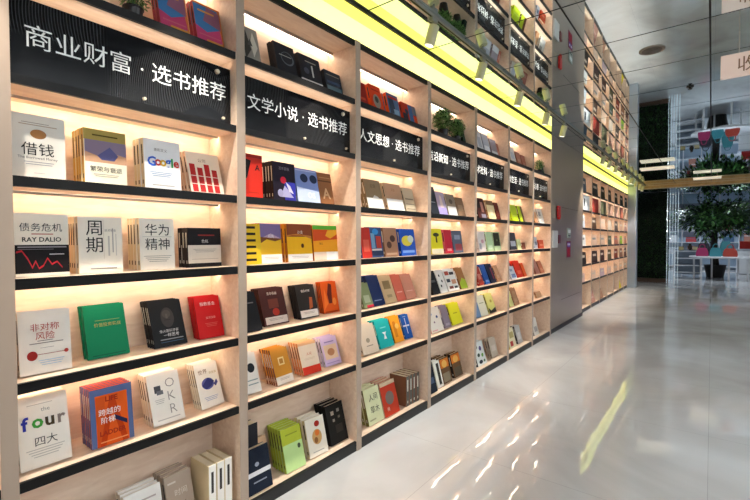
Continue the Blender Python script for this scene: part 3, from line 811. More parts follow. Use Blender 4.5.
# ---- bay 5
stack(5, 'top', 'white and grey book, leftmost', 478.5, 484, ('d0d0d4', 'b8b8bc', [r(.2, .2, .8, .7, 'a8acb8')]), 2, h=.215, Yf=1.79)
stack(5, 'top', 'pale blue grey book', 485, 491, ('b8bcc8', 'a0a4b0', [r(.1, 0, .9, .4, 'e0e0e4')]), 2, h=.21, Yf=1.79)
stack(5, 'top', 'mauve grey book', 492.5, 498.5, ('a0949c', '8c8088', [r(0, 0, 1, .3, 'd8d8dc')]), 2, h=.19, Yf=1.79)
stack(5, 'top', 'salmon pink book', 499.5, 503.5, ('c87c64', 'b86c58', [r(.2, .2, .8, .5, 'd89c88')]), 1, h=.17, Yf=1.80)
stack(5, 'r1', 'dark red and black book', 479, 487.5, ('4a2420', '2c2020', [r(.1, .5, .5, .9, '1c1818'), r(.5, .3, .8, .8, 'b88478'), r(.4, .02, .9, .2, '8a8494')]), 2, h=.21, Yf=1.79)
stack(5, 'r1', 'cream book with brown top', 489.5, 496.5, ('e4d0a0', '8a6a48', [r(0, .75, 1, 1, '7a5c40'), r(.3, .2, .7, .5, 'f0e4c0')]), 2, h=.2, Yf=1.79)
stack(5, 'r1', 'maroon book', 497.5, 501, ('6a2c24', '5a241c', [r(.2, .2, .8, .5, '8a4438')]), 1, h=.19, Yf=1.79)
stack(5, 'r2', 'white book with pink specks', 479.5, 486.5, ('e8e0dc', 'c8c0c0', [o_(.6, .5, .2, .1, 'd0a0a8'), r(.1, .1, .4, .4, 'a8a8b0')]), 2, h=.2, Yf=1.785)
stack(5, 'r2', 'pale green book', 488, 494, ('b8d4a8', 'a8c498', [r(.2, .1, .8, .3, 'd0e4c4')]), 2, h=.2, Yf=1.79)
stack(5, 'r2', 'pale green book with black square', 495, 502, ('b8d0a4', 'a0b890', [r(.0, .25, .92, .95, '202820'), r(.4, .5, .6, .6, '5a7050')]), 1, h=.2, Yf=1.79)
stack(5, 'r3', 'red speckled book', 478.5, 483, ('b04034', '983428', [r(.2, .3, .8, .6, 'd88878')]), 2, h=.19, Yf=1.79)
stack(5, 'r3', 'deep blue book', 484.5, 489, ('2858a8', '204888', [r(.2, .1, .8, .2, '7aa0d8')]), 2, h=.205, Yf=1.79)
stack(5, 'r3', 'midnight navy book', 490, 495.5, ('18203c', '141c34', [r(.6, .2, .8, .8, '8a3040')], False), 2, h=.205, Yf=1.79)
stack(5, 'r3', 'tan book', 497, 501, ('c89c7c', 'b08868', [r(.2, .2, .8, .4, 'd8b498')]), 1, h=.18, Yf=1.80)
stack(5, 'r4', 'thin blue book', 477.5, 480, ('6a88b0', '5878a0', []), 1, h=.15, Yf=1.79)
stack(5, 'r4', 'cream book with green tint', 481.5, 489, ('e4e0c8', 'd8d4bc', [r(.2, .6, .8, .65, 'b0b090')]), 3, h=.21, Yf=1.79)
stack(5, 'r4', 'pale yellow book with black base', 490.5, 497, ('e0dc80', 'c8c470', [p_([(0, 0), (1, 0), (1, .25), (.3, .12), (0, .3)], '34302c'), o_(.6, .6, .15, .08, 'b8a848')]), 2, h=.205, Yf=1.80)
stack(5, 'r5', 'white book covered in dark green and purple dots', 479, 491.5, ('d8dad4', '3a3c40', [o_(.2, .8, .12, .08, '4a5c48'), o_(.6, .7, .14, .1, '5c4c78'), o_(.3, .45, .14, .08, '384438'), o_(.7, .4, .12, .08, '6a9c48'), o_(.4, .15, .2, .08, '30343c'), o_(.8, .15, .1, .06, '4c6c48')]), 3, h=.23, t=.03, Yf=1.775)
stack(5, 'r5', 'warm grey book', 493, 499, ('b8ac9c', 'a89c8c', [r(.2, .3, .8, .6, 'c8bcb0')]), 2, h=.2, Yf=1.80)

# ---- bay 6
stack(6, 'top', 'white tall book', 511.5, 516.5, ('d8d4d0', 'b8b4b0', [r(.2, .3, .8, .7, 'b8bcc8')]), 2, h=.2, Yf=1.79)
stack(6, 'top', 'pinkish brown book, left', 518, 522, ('b87c68', 'a06c58', [r(.2, .3, .8, .5, 'c89888')]), 2, h=.17, Yf=1.79)
stack(6, 'top', 'pinkish brown book, right', 523, 527.5, ('b07060', 'a06454', [r(.2, .1, .8, .4, 'c08c7c')]), 1, h=.16, Yf=1.79)
stack(6, 'r1', 'large lime green book', 513, 520, ('b8d028', 'a8c020', [r(.2, .3, .8, .35, 'd0e060')]), 2, h=.2, Yf=1.80)
stack(6, 'r1', 'lime green book with dark spine edge', 520.5, 525, ('a8c020', '4c3424', [r(.6, 0, 1, 1, '5c4030')]), 1, h=.2, Yf=1.80)
stack(6, 'r2', 'dark slate book with white band', 511, 517, ('3c404c', '30343c', [r(.1, .2, .9, .5, 'c8ccd8')], False), 2, h=.2, Yf=1.79)
stack(6, 'r2', 'small lime and white book', 518, 521.5, ('d8e0a8', 'c8d090', []), 1, h=.12, Yf=1.79)
stack(6, 'r2', 'small dark red book', 523, 525.5, ('7a4030', '6a3428', []), 1, h=.08, Yf=1.79)
stack(6, 'r3', 'white and blue patterned book', 511, 516, ('c8ccd8', 'a8acb8', [r(.1, .1, .9, .4, '5c6888'), r(.1, .6, .6, .8, '8a94a8')]), 2, h=.15, Yf=1.77)
stack(6, 'r3', 'scarlet red book', 517, 522.5, ('d02c1c', 'b82418', [r(.2, .2, .8, .4, 'e86c4c')]), 2, h=.205, Yf=1.80)
stack(6, 'r3', 'orange book', 523.5, 527, ('e05c2c', 'c84c20', []), 1, h=.17, Yf=1.80)
stack(6, 'r4', 'lime edged cream book', 511, 514.5, ('d0d490', 'b8bc70', []), 1, h=.17, Yf=1.79)
stack(6, 'r4', 'brown tan book', 515.5, 520, ('a87c5c', '8c6448', [r(.2, .2, .8, .8, 'b89070')]), 2, h=.205, Yf=1.79)
stack(6, 'r5', 'cream book with red and yellow print', 511, 517.5, ('e0d4b0', 'd8b860', [r(.2, .1, .6, .35, 'c04038'), r(.3, .5, .9, .8, 'b0a068')]), 3, h=.225, Yf=1.78)
stack(6, 'r5', 'grey white book', 519, 523.5, ('b8b4b0', '5c5854', [r(.2, .2, .8, .6, 'd0ccc8')]), 2, h=.21, Yf=1.80)

# ---- bay 7
stack(7, 'top', 'dark green book beside the small plant', 543, 547, ('34503c', '2c4434', []), 1, h=.17, Yf=1.80)
stack(7, 'r1', 'tan slim book', 535.5, 538, ('c89870', 'b88860', []), 1, h=.15, Yf=1.79)
stack(7, 'r1', 'white and grey book', 540, 546, ('dcd8d0', 'c0bcb4', [r(.1, .5, .6, .8, '9a9894'), r(.3, .1, .9, .3, 'c0c0c0')]), 2, h=.205, Yf=1.79)
stack(7, 'r2', 'blue white booklet', 535.5, 538, ('c8d0dc', 'a8b0c0', [r(.2, .3, .8, .6, '5c7090')]), 1, h=.15, Yf=1.79)
stack(7, 'r2', 'low orange red book', 539.5, 544.5, ('d8502c', 'c04424', [r(.2, .3, .8, .5, 'e88868')]), 2, h=.11, Yf=1.79)
stack(7, 'r3', 'dusty salmon book', 535.5, 539, ('b87c6c', 'a06c5c', []), 2, h=.2, Yf=1.79)
stack(7, 'r3', 'terracotta book', 540, 543.5, ('c87858', 'b0684c', [r(.2, .2, .8, .4, 'd89878')]), 1, h=.17, Yf=1.79)
stack(7, 'r4', 'low beige book', 537.5, 543, ('d8a880', 'c89870', []), 1, h=.08, Yf=1.79)
stack(7, 'r5', 'white book with grey print', 535.5, 540, ('d8d0c4', 'b8b0a4', [r(.2, .2, .8, .5, 'a8a09c')]), 2, h=.22, Yf=1.78)

# ---- far bookcase
pal = {'top': ['4a5c6c', '2c2c2c', '26301c', '3c342c', '2c2820', '241c18', '34302c'], 'r1': ['c8d0d8', '5c4434', 'd8b8a0', 'c8b8a8', '5c5048', 'c8a088', 'a8786a'],
       'r2': ['dcdcd8', 'e0c0a8', 'c8a890', '4a5440', 'c07860', '9ac030', 'c87c60'], 'r3': ['2c2420', '3a241c', '4a2c20', '5c5030', '8a3c24', '8a5c40', '6a3c2c'],
       'r4': ['e0bcac', 'd8b8a0', 'b8a0a8', 'd8b49c', 'd8b090', 'd0a888', 'c8a080']}
for row in ('top', 'r1', 'r2', 'r3', 'r4'):
    for i in range(7):
        base = pal[row][i]
        a, b = DIV2[i]+.03, DIV2[i+1]-.03
        cname = {'top': 'dark', 'r1': 'upright', 'r2': 'pale', 'r3': 'brown', 'r4': 'cream'}[row]
        hgt = {'top': .24, 'r1': .22, 'r2': .2, 'r3': .22, 'r4': .16}[row]
        stack(i+1, row, f'{cname} display book', 0, 0, (base, base, [r(.2, .55, .8, .75, 'c8b8a8' if row != 'r2' else '8a8a88')], False), 2 if row in ('top', 'r3') else 1, h=hgt, t=.03, Yf=FY2+.012, xm=a+R.uniform(.03, .10), wm=R.uniform(.38, .5), case2=True, lean=4)
x = DIV2[5]+.06
stack(6, 'r5', 'tall yellow book', 0, 0, ('e8cc20', 'd8bc18', [r(.2, .3, .8, .4, 'f0dc60')], False), 2, h=.36, t=.05, Yf=FY2+.012, xm=x, wm=.4, case2=True)
stack(2, 'r5', 'dusty pink book', 0, 0, ('c08c7c', 'b07c6c', [r(.2, .3, .8, .4, 'd0a898')], False), 2, h=.3, t=.04, Yf=FY2+.012, xm=DIV2[1]+.12, wm=.35, case2=True)
stack(3, 'r5', 'tawny book', 0, 0, ('b08468', 'a0785c', [], False), 1, h=.2, t=.04, Yf=FY2+.012, xm=DIV2[2]+.1, wm=.35, case2=True)

# poster boards in the sign row of the far bookcase
for i, (cc, k, lab) in enumerate((('e4e6e8', '3c4048', 'white poster board with a dark standing figure'), ('a03c30', 'b8604c', 'brick red poster board'), ('5c5c44', '7a785c', 'olive poster board'),
                                  ('b8907c', 'd8b8a0', 'tan poster board'), ('c89c88', 'e0c0b0', 'pinkish poster board'), ('a8604c', 'c88470', 'terracotta poster board'), ('c8a890', '8a6a58', 'beige poster board'))):
    a, b = DIV2[i]+.024, DIV2[i+1]-.024
    q = link('poster_board', None, loc=(a+.02, FY2+.015, 1.8405))
    tag(q, lab+' in the sign row of the far bookcase', 'poster', 'poster boards in the far bookcase')
    MB().box(0, b-a-.14, 0, .012, 0, .27, C(cc)).build('board', q)
    MB().box((b-a-.14)*.4, (b-a-.14)*.55, -.001, 0, .06, .21, C(k)).box((b-a-.14)*.1, (b-a-.14)*.3, -.001, 0, .2, .22, C(k)).build('print', q)


# ------------------------------------------------------------------ potted plants
LEAF = [mat('leaf_green', (.20, .38, .16), rough=.5, noise=.25, nscale=30), mat('leaf_fresh', (.46, .64, .36), rough=.5, noise=.2, nscale=30), mat('leaf_deep', (.06, .17, .07), rough=.5)]
POT = mat('black_pot', (.07, .07, .07), rough=.4)


def leaf(mb, base, d, ln, wd, m):
    d = Vector(d).normalized()
    sd = d.cross(Vector((0, 0, 1)))
    if sd.length < .1:
        sd = Vector((1, 0, 0))
    sd.normalize()
    b = Vector(base)
    mid = b+d*ln*.5+Vector((0, 0, -ln*.03))
    tip = b+d*ln+Vector((0, 0, -ln*.12))
    k = len(mb.v)
    mb.v += [tuple(b), tuple(mid+sd*wd), tuple(tip), tuple(mid-sd*wd), tuple(mid+Vector((0, 0, wd*.4)))]
    s_ = mb.slot(m)
    for f in ((0, 1, 4), (1, 2, 4), (2, 3, 4), (3, 0, 4)):
        mb.f.append([k+i for i in f])
        mb.mi.append(s_)


def pot_plant(x, y, z, rad, hgt, label, n=520, wx=1.5):
    q = link('potted_plant', None, loc=(x, y, z+.0006))
    tag(q, label, 'plant', None)
    ph = hgt*.30
    MB().lathe((0, 0, 0), [(rad*.36, 0), (rad*.5, ph*.9), (rad*.54, ph*.92), (rad*.54, ph), (rad*.46, ph), (rad*.44, ph*.85)], POT, 24).build('pot', q, smooth=False)
    mb = MB()
    c = Vector((0, 0, hgt*.60))
    for i in range(n):
        d = Vector((R.gauss(0, 1), R.gauss(0, 1), R.gauss(.15, .8))).normalized()
        rr = R.uniform(.25, .86)
        b = c+Vector((d.x*rad*rr*wx, d.y*rad*rr, d.z*hgt*.40*rr))
        dd = d+Vector((R.uniform(-.6, .6), R.uniform(-.6, .6), R.uniform(-.2, .9)))
        leaf(mb, b, dd, rad*R.uniform(.2, .36), rad*.07, LEAF[R.choice((0, 1, 1, 1, 1, 2))])
    for i in range(20):
        w = R.uniform(0, 2*PI)
        mb.tube((0, 0, ph*.8), (math.cos(w)*rad*.5, math.sin(w)*rad*.5, hgt*R.uniform(.5, .8)), .0015, .001, LEAF[0], 5)
    mb.build('foliage', q)
    return q


pot_plant(X_at(137, 1.83), 1.83, 2.1736, .072, .22, 'bushy green potted plant above the sign of the leftmost bay', 520, 1.0)
pot_plant(X_at(443, 1.83), 1.83, 2.1736, .090, .265, 'left one of two round bushy potted plants above the fourth sign', 1500, 1.25)
pot_plant(X_at(456.2, 1.83), 1.83, 2.1736, .080, .235, 'right one of two round bushy potted plants above the fourth sign', 1500, 1.25)
pot_plant(X_at(538.5, 1.83), 1.83, 2.1736, .078, .21, 'small potted plant above the seventh sign next to the pillar', 380, .95)

# ------------------------------------------------------------------ track and spotlights
TRK = mat('track_grey', (.55, .55, .52), rough=.35, metal=.6)
HEAD = mat('cream_lamp_metal', (.80, .78, .62), rough=.35, spec=.5)
TY, TZ = 1.42, 2.7495
tr = link('light_track', None, loc=(-2.5, TY, TZ))
tag(tr, 'long pale metal lighting track fixed under the mirrored ceiling along the bookcases', 'light track')
MB().box(0, 16.0, -.012, .012, -.020, -.0005, TRK).build('rail', tr, bevel=.002)
MB().box(0, 16.0, -.006, .006, -.0206, -.0200, BLACK).build('slot', tr)
LENS = mat('lamp_lens', (.9, .9, .9), emit=(1, .9, .75), es=.9)
spots = [.15, .90, 1.66, 2.43, 3.18, 4.01, 4.84, 5.53, 7.95, 8.5, 9.15, 10.0, 10.6, 11.2, 11.9, 12.6, 13.1]
names = ['nearest spotlight left of view', 'second nearest spotlight', 'cream spotlight just above the top edge of the view', 'first cream cylinder spotlight, over the third bay', 'second cream cylinder spotlight, over the fourth bay', 'third cream cylinder spotlight, over the fifth bay',
         'cream spotlight just left of the grey pillar', 'cream spotlight in front of the grey pillar', 'first of the far spotlights right of the pillar', 'second of the far spotlights right of the pillar', 'third of the far spotlights', 'fourth of the far spotlights', 'fifth of the far spotlights',
         'sixth of the far spotlights', 'seventh of the far spotlights', 'eighth of the far spotlights', 'last far spotlight at the steel column']
for i, x in enumerate(spots):
    q = link('spotlight', None, loc=(x, TY, TZ-.0225))
    tag(q, names[i]+', hanging from the track', 'spotlight', 'track spotlights')
    MB().box(-.035, .035, -.012, .012, -.022, -.0003, TRK).build('adapter', q, bevel=.002)
    MB().tube((0, 0, -.022), (0, 0, -.05), .006, .006, TRK, 10).build('stem', q)
    d = Vector((R.uniform(-.12, .12), .26, -1)).normalized()
    c0 = Vector((0, -.004, -.046))
    hd = MB()
    hd.tube(c0, c0+d*.125, .034, .034, HEAD, 24)
    hd.build('lamp_head', q, bevel=.003)
    MB().tube(c0+d*.1253, c0+d*.1263, .027, .027, LENS, 20).build('lens', q)
    ld = bpy.data.lights.new('spot_beam', 'SPOT')
    ld.energy = 42
    ld.spot_size = math.radians(58)
    ld.spot_blend = .6
    ld.shadow_soft_size = .022
    ld.color = (1, .93, .83)
    lo = bpy.data.objects.new('spot_beam', ld)
    COL.objects.link(lo)
    lo.parent = q
    lo.location = c0+d*.135
    aim = Vector((R.uniform(-.1, .1), .36+R.uniform(-.05, .05), -1.9)).normalized()
    lo.rotation_euler = aim.to_track_quat('-Z', 'Y').to_euler()

# ceiling speaker, sprinkler
q = link('ceiling_speaker', None, loc=(3.90, .377, CEIL-.0005))
tag(q, 'round beige speaker grille set in the mirrored ceiling', 'speaker')
MB().lathe((0, 0, 0), [(.085, 0), (.085, -.004), (.078, -.006), (.070, -.004)], mat('speaker_beige', (.52, .48, .44), rough=.5), 32).build('rim', q)
gr = MB()
gm = mat('speaker_mesh', (.38, .35, .32), rough=.6)
for k in range(1, 9):
    r0 = .0082*k
    gr.lathe((0, 0, 0), [(r0, -.0045), (r0, -.0068), (r0-.005, -.0068), (r0-.005, -.0045)], gm, 28)
gr.build('grille', q)
q = link('ceiling_sprinkler', None, loc=(5.05, .18, CEIL-.0005))
tag(q, 'small dark sprinkler on the mirrored ceiling beyond the speaker', 'sprinkler')
MB().lathe((0, 0, 0), [(.03, 0), (.03, -.006), (.01, -.008), (.01, -.02), (.018, -.022), (.018, -.025)], KICK, 20).build('body', q)

# hanging sign at the right edge
HS = mat('hanging_sign_panel', (.84, .73, .66), rough=.4, emit=(1, .82, .74), es=.12)
q = link('hanging_sign', None, loc=(3.93, -.033, 0))
tag(q, 'pale pink hanging sign with brown characters at the right edge under the ceiling', 'sign')
MB().box(-.015, .015, -.75, 0, 2.44, 2.60, HS).build('panel', q, bevel=.002)
tm = MB()
put_text(tm, '收银台', 0, 0, .11, mat('sign_brown', (.50, .34, .22), rough=.5), bold=.0)
k = Matrix.Rotation(-PI/2, 4, 'Z')
tm.v = [tuple(k @ Vector(v)+Vector((-.0165, -.25, 2.52))) for v in tm.v]
tm.build('lettering', q)
for y in (-.10, -.62):
    MB().tube((0, y, 2.6005), (0, y, CEIL-.001), .004, .004, ALU, 8).build('hanger_rod', q)

# ------------------------------------------------------------------ far end: column, beam, green wall, shop
MB_ = MB().box(13.46, 13.72, 1.60, 2.06, 0, CEIL-.001, STEEL)
structure(MB_, 'column', bevel=.02)
BRZ = mat('bronze_beam', (.72, .58, .38), rough=.3, metal=.5, noise=.5, nscale=9, bump=.6)
BTR = mat('beam_trim', (.74, .66, .52), rough=.35)
structure(MB().box(13.5, 13.62, -4.5, 1.58, 2.64, CEIL-.0005, BRZ).box(13.492, 13.4995, -4.5, 1.58, 2.64, 2.655, BTR).box(13.492, 13.4995, -4.5, 1.58, 2.72, 2.735, BTR), 'beam')
GW = mat('dark_moss', (.03, .09, .04), rough=.75, noise=.7, nscale=3)
gw = link('plant_wall', None, loc=(15.6, 1.65, 0))
tag(gw, 'dark green planted wall at the far end between steel column and shop', 'green wall')
MB().box(0, .15, -.62, .9, .12, 2.74, GW).build('backing', gw)
lf = MB()
for i in range(5200):
    y, z = R.uniform(-.62, .9), R.uniform(.14, 2.72)
    leaf(lf, (-.005, y, z), (-1, R.uniform(-1, 1), R.uniform(-1.2, .6)), R.uniform(.05, .12), .014, LEAF[2] if R.random() < (.93 if z > 1.3 else .70) else LEAF[0])
lf.build('foliage', gw)
MB().box(-.06, .15, -.62, .9, 0, .119, mat('plinth_brown', (.36, .26, .20), rough=.4)).build('base', gw)

# crystal curtain at the edge of the shop
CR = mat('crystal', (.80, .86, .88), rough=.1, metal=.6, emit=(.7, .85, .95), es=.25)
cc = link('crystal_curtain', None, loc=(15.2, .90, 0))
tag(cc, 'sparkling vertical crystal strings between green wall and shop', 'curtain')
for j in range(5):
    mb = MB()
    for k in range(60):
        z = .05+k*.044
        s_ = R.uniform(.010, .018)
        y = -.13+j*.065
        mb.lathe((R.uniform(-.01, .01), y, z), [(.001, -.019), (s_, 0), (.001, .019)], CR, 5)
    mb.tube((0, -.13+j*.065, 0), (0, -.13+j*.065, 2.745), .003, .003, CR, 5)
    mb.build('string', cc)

# linear lamp pair seen in the mirror
LIN = mat('linear_lamp_glow', (.9, .85, .75), emit=(1, .9, .72), es=.22)
def linear(x, y, L, lab, along='y', es=None, z=2.66):
    q = link('linear_lamp', None, loc=(x, y, z))
    tag(q, lab, 'lamp')
    if along == 'y':
        MB().box(-.14, .14, -L, 0, .0, .03, LIN if es is None else es).build('diffuser', q)
        for t in (-.15*L, -.85*L):
            MB().tube((0, t, .0305), (0, t, CEIL-z-.001), .003, .003, ALU, 6).build('hanger_rod', q)
    else:
        MB().box(0, L, -.05, .05, .0, .03, LIN if es is None else es).build('diffuser', q)
        for t in (.15*L, .85*L):
            MB().tube((t, 0, .0305), (t, 0, CEIL-z-.001), .003, .003, ALU, 6).build('hanger_rod', q)
    return q
linear(9.9, 1.12, .55, 'short pale linear lamp under the ceiling before the green wall')
linear(12.2, .35, .5, 'short pale linear lamp under the ceiling before the shop')
BRT = mat('fill_lamp_bright', (.9, .9, .9), emit=(.97, .98, 1), es=10)  # for bars added out of view to light floor and book faces
for (x, y, L_, nm) in ((-2.2, -1.3, 2.4, 'behind the viewer'), (1.0, -1.6, 2.6, 'nearest row'), (4.6, -2.2, 2.6, 'middle row'), (8.4, -2.6, 2.6, 'far row'), (-2.2, -3.3, 2.4, 'rear right'), (1.0, -3.3, 2.6, 'outer right'), (4.6, -3.6, 2.6, 'outer middle')):
    linear(x, y, L_, f'added bright white fill lamp out of view to the right, {nm}', 'x', BRT)

# ---- shop furniture
WHITE = mat('white_lacquer', (.86, .86, .87), rough=.3)
q = link('round_table', None, loc=(17.9, -.22, 0))
tag(q, 'white half round display table carrying coloured bags, far right', 'table')
MB().lathe((0, 0, 0), [(.80, .70), (.82, .71), (.82, .745), (.80, .755)], WHITE, 40).build('table_top', q)
for k in range(6):
    w = 2*PI*k/6+.3
    MB().box(-.025, .025, -.025, .025, 0, .6995, WHITE).build('leg', q, loc=(math.cos(w)*.7, math.sin(w)*.7, 0))


def bag(x, y, z, cc, lab, w=.30, h=.27):
    q = link('handbag', None, loc=(x, y, z+.0006))
    tag(q, lab, 'bag', 'bags on the display table')
    m = mat('bag_'+cc, tuple(int(cc[i:i+2], 16)/255 for i in (0, 2, 4)), rough=.45)
    mb = MB()
    pr = [(-.5, 0), (-.54, .25), (-.5, .6), (-.40, .9), (-.3, 1), (.3, 1), (.40, .9), (.5, .6), (.54, .25), (.5, 0)]
    f = [(-.09*(1-.4*b), a*w, b*h) for a, b in pr]
    g_ = [(.09*(1-.4*b), a*w, b*h) for a, b in pr]
    mb.poly(f, m)
    mb.poly(g_[::-1], m)
    n = len(pr)
    for i in range(n):
        j = (i+1) % n
        mb.poly([f[i], g_[i], g_[j], f[j]], m)
    mb.build('body', q)
    hb = MB()
    for i in range(8):
        a0, a1 = PI*i/8, PI*(i+1)/8
        hb.tube((0, math.cos(a0)*w*.25, h+math.sin(a0)*.12), (0, math.cos(a1)*w*.25, h+math.sin(a1)*.12), .010, .010, m, 8)
    hb.build('handle', q)


bag(17.45, .24, .755, '9c2458', 'pink bag on the left of the white display table')
bag(17.35, -.10, .755, '34808c', 'teal bag in the middle of the white display table', .28, .28)
bag(17.45, -.46, .755, 'a03426', 'red bag on the right of the white display table', .34, .26)
bag(17.9, .20, .755, '20242c', 'black bag behind the pink bag on the display table', .34, .42)
bag(17.95, -.36, .755, '2c6c74', 'dark teal bag standing behind the red bag', .3, .48)


def tree(x, y, hgt, rad, lab, zt, n=2600):
    q = link('indoor_tree', None, loc=(x, y, 0))
    tag(q, lab, 'tree')
    bark = mat('dark_bark', (.13, .10, .07), rough=.8, noise=.3, nscale=12)
    tb = MB()
    tb.tube((0, 0, .3), (.02, .04, 1.1), .13, .10, bark, 12)
    tb.tube((.02, .04, 1.1), (0, 0, hgt*.75), .10, .06, bark, 12)
    for k in range(7):
        w = 2*PI*k/7
        tb.tube((.01, .02, 1.15+.08*k), (math.cos(w)*rad*.7, math.sin(w)*rad*.7, hgt*.72+R.uniform(-.2, .2)), .035, .012, bark, 8)
    tb.build('trunk', q)
    MB().lathe((0, 0, 0), [(.24, 0), (.30, .35), (.32, .42), (.27, .42), (.26, .36)], mat('planter_dark', (.16, .15, .14), rough=.5), 24).build('planter', q)
    mb = MB()
    for i in range(n):
        d = Vector((R.gauss(0, 1), R.gauss(0, 1), R.gauss(0, .6))).normalized()
        rr = R.uniform(.3, 1)**.6
        lump = 1+.22*math.sin(d.x*5+1)+.2*math.sin(d.y*7)
        b = Vector((d.x*rad*rr*lump, d.y*rad*rr*lump, zt+d.z*rad*.62*rr*lump))
        leaf(mb, b, d+Vector((R.uniform(-.7, .7), R.uniform(-.7, .7), R.uniform(-.6, .5))), R.uniform(.10, .2), .035, LEAF[R.choice((0, 0, 2, 2, 1))])
    mb.build('foliage', q)


tree(18.95, -.10, 2.5, 1.0, 'leafy green indoor tree rising behind the display table', 2.06, 5200)
tree(19.6, -2.35, 2.45, .85, 'darker indoor tree at the right edge of the shop', 2.05, 3600)

# shelving and counters in the shop
def shelf_unit(x, y, w, h, lab, n=4):
    q = link('display_shelf', None, loc=(x, y, 0))
    tag(q, lab, 'shelf')
    for yy in (0, -w):
        MB().box(0, .3, yy-.015, yy+.015, 0, h, WHITE).build('side_panel', q)
    for k in range(n):
        z = .12+k*(h-.2)/(n-1)
        MB().box(.005, .295, -w+.016, -.016, z, z+.025, WHITE).build('shelf_board', q)
    MB().box(.301, .32, -w, 0, .05, h, mat('shop_back_grey', (.55, .60, .66), rough=.5)).build('back_panel', q)
    return q


shelf_unit(18.6, 1.05, .75, .95, 'low white open shelf between crystal strings and the display table', 4)
for k, (dy, z, cc, lab) in enumerate(((-.2, .94, 'b8a878', 'tan box on the low white shelf'), (-.45, .94, '3c342c', 'dark vase on the low white shelf'), (-.6, .94, 'c8b890', 'cream box on the low white shelf'))):
    q = link('display_box' if k != 1 else 'vase', None, loc=(18.75, 1.05+dy, z-.014+.0006))
    tag(q, lab, 'box' if k != 1 else 'vase')
    if k == 1:
        MB().lathe((0, 0, 0), [(.03, 0), (.07, .08), (.05, .16), (.03, .19), (.045, .22)], C(cc), 20).build('body', q)
    else:
        MB().box(-.07, .07, -.07, .07, 0, .11, C(cc)).build('carton', q)
        MB().box(-.074, .074, -.074, .074, .1105, .125, C('8a7c58')).build('lid', q)
q = link('white_counter', None, loc=(21.0, -1.0, 0))
tag(q, 'white shop counter at the right behind the display table', 'counter')
MB().box(0, .6, -2.4, .25, .02, .9, WHITE).build('body', q, bevel=.01)
MB().box(-.03, .63, -2.43, .28, .9005, .94, mat('counter_top', (.72, .74, .78), rough=.2)).build('top', q)
q = link('storage_box', None, loc=(21.2, -1.15, .9406))
tag(q, 'dark red box standing on the white counter', 'box')
MB().box(-.15, .15, -.42, .32, 0, .26, C('8a2420')).build('carton', q)
MB().box(-.155, .155, -.425, .325, .2605, .285, C('a83c30')).build('lid', q)
q = link('wall_screen', None, loc=(23.45, -1.75, 0))
tag(q, 'glowing violet screen on the far shop wall', 'screen')
MB().box(0, .06, -1.9, .1, 1.30, 2.0, BLACK).build('bezel', q)
MB().box(-.002, -.0003, -1.87, .07, 1.33, 1.97, mat('violet_screen', (.2, .1, .5), emit=(.32, .16, 1), es=1.1)).build('display', q)
q = link('armchair', None, loc=(18.9, -1.55, 0))
tag(q, 'black lounge chair on the floor right of the display table', 'chair')
FB = mat('black_fabric', (.06, .06, .07), rough=.8)
MB().box(-.35, .35, -.35, .35, .18, .42, FB).build('seat', q, bevel=.04)
MB().box(.22, .38, -.35, .35, .425, .85, FB).build('backrest', q, bevel=.04)
for s_ in (-1, 1):
    MB().box(-.33, .30, s_*.42-.06, s_*.42+.06, .2, .58, FB).build('armrest', q, bevel=.03)
for a_ in (-.28, .28):
    for b_ in (-.28, .28):
        MB().tube((a_, b_, 0), (a_, b_, .179), .02, .025, BLACK, 10).build('leg', q)

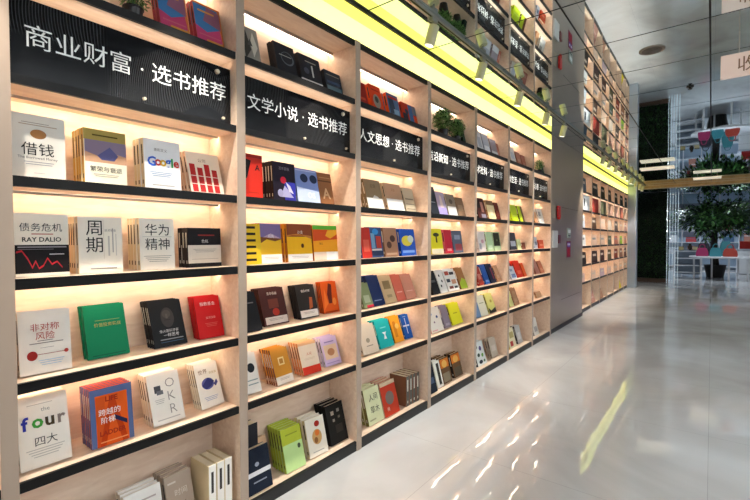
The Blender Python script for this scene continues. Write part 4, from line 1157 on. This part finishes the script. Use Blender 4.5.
# back wall of the shop: tall niches with goods
nm = MB()
tall = link('display_shelf', None, loc=(23.55, 1.7, 0))
tag(tall, 'tall bluish white wall shelving at the very back of the shop', 'shelf')
GL = mat('niche_pale_blue', (.7, .78, .85), rough=.6)
MB().box(.34, .36, -5.2, 0, .0, 2.6, GL).build('back_panel', tall)
for k in range(9):
    MB().box(0, .335, -k*.65-.012, -k*.65+.012, 0, 2.6, WHITE).build('upright', tall)
for z in (.1, .65, 1.15, 1.65, 2.15):
    MB().box(.01, .33, -5.2, 0, z, z+.025, WHITE).build('shelf_board', tall)
gc = ['8a98a8', 'c8ccd4', '5c6878', '384858', 'a8786a', 'd8dce0', '48607a', 'b04a4c', '7a98a0', 'e4e4e8']
GN = {'8a98a8': 'steel blue', 'c8ccd4': 'silver', '5c6878': 'slate', '384858': 'dark blue', 'a8786a': 'brownish pink', 'd8dce0': 'white', '48607a': 'denim blue', 'b04a4c': 'brick red', '7a98a0': 'greenish grey', 'e4e4e8': 'bright white'}
lv = {.675: 'second', 1.175: 'third', 1.675: 'fourth'}
for ci in range(8):
    for z, rn_ in lv.items():
        cc_ = R.choice(gc)
        hh = R.uniform(.18, .38)
        ww = R.uniform(.2, .42)
        q = MB().box(-.1, .1, -ww/2, ww/2, 0, hh, C(cc_)).box(-.101, .101, -ww/2-.002, ww/2+.002, hh*.7, hh*.78, C(R.choice(gc))).build('product_box', loc=(23.72, 1.7-.325-ci*.65, z+.0006))
        tag(q, f'{GN[cc_]} box on the {rn_} board, niche {["one", "two", "three", "four", "five", "six", "seven", "eight"][ci]} from the left, far shop shelving', 'box', 'boxes on the far shop shelving')


# ------------------------------------------------------------------ ambient
def area(x, y, z, sx, sy, e, col, rot=(0, 0, 0)):
    ld = bpy.data.lights.new('ceiling_light', 'AREA')
    ld.shape = 'RECTANGLE'
    ld.size, ld.size_y = sx, sy
    ld.energy = e
    ld.color = col
    o = bpy.data.objects.new('ceiling_light', ld)
    COL.objects.link(o)
    o.location = (x, y, z)
    o.rotation_euler = rot
    return o


def down(x, y, e, col=(.80, .90, 1), cone=130):  # spots without a fixture, added to brighten the shop and green wall
    ld = bpy.data.lights.new('fill_spot', 'SPOT')
    ld.energy, ld.color, ld.spot_size, ld.spot_blend, ld.shadow_soft_size = e, col, math.radians(cone), .5, .05
    o = bpy.data.objects.new('fill_spot', ld)
    COL.objects.link(o)
    o.location = (x, y, 2.735)


for x in (17.0, 19.6, 22.2):
    for y in (.9, -.6, -2.4):
        down(x, y, 46)
down(14.7, 1.1, 8, (1, .95, .85))
W = bpy.data.worlds.new('world')
S.world = W
W.use_nodes = True
W.node_tree.nodes['Background'].inputs[0].default_value = (.5, .55, .6, 1)
W.node_tree.nodes['Background'].inputs[1].default_value = .1
print('BOOKS', NB)
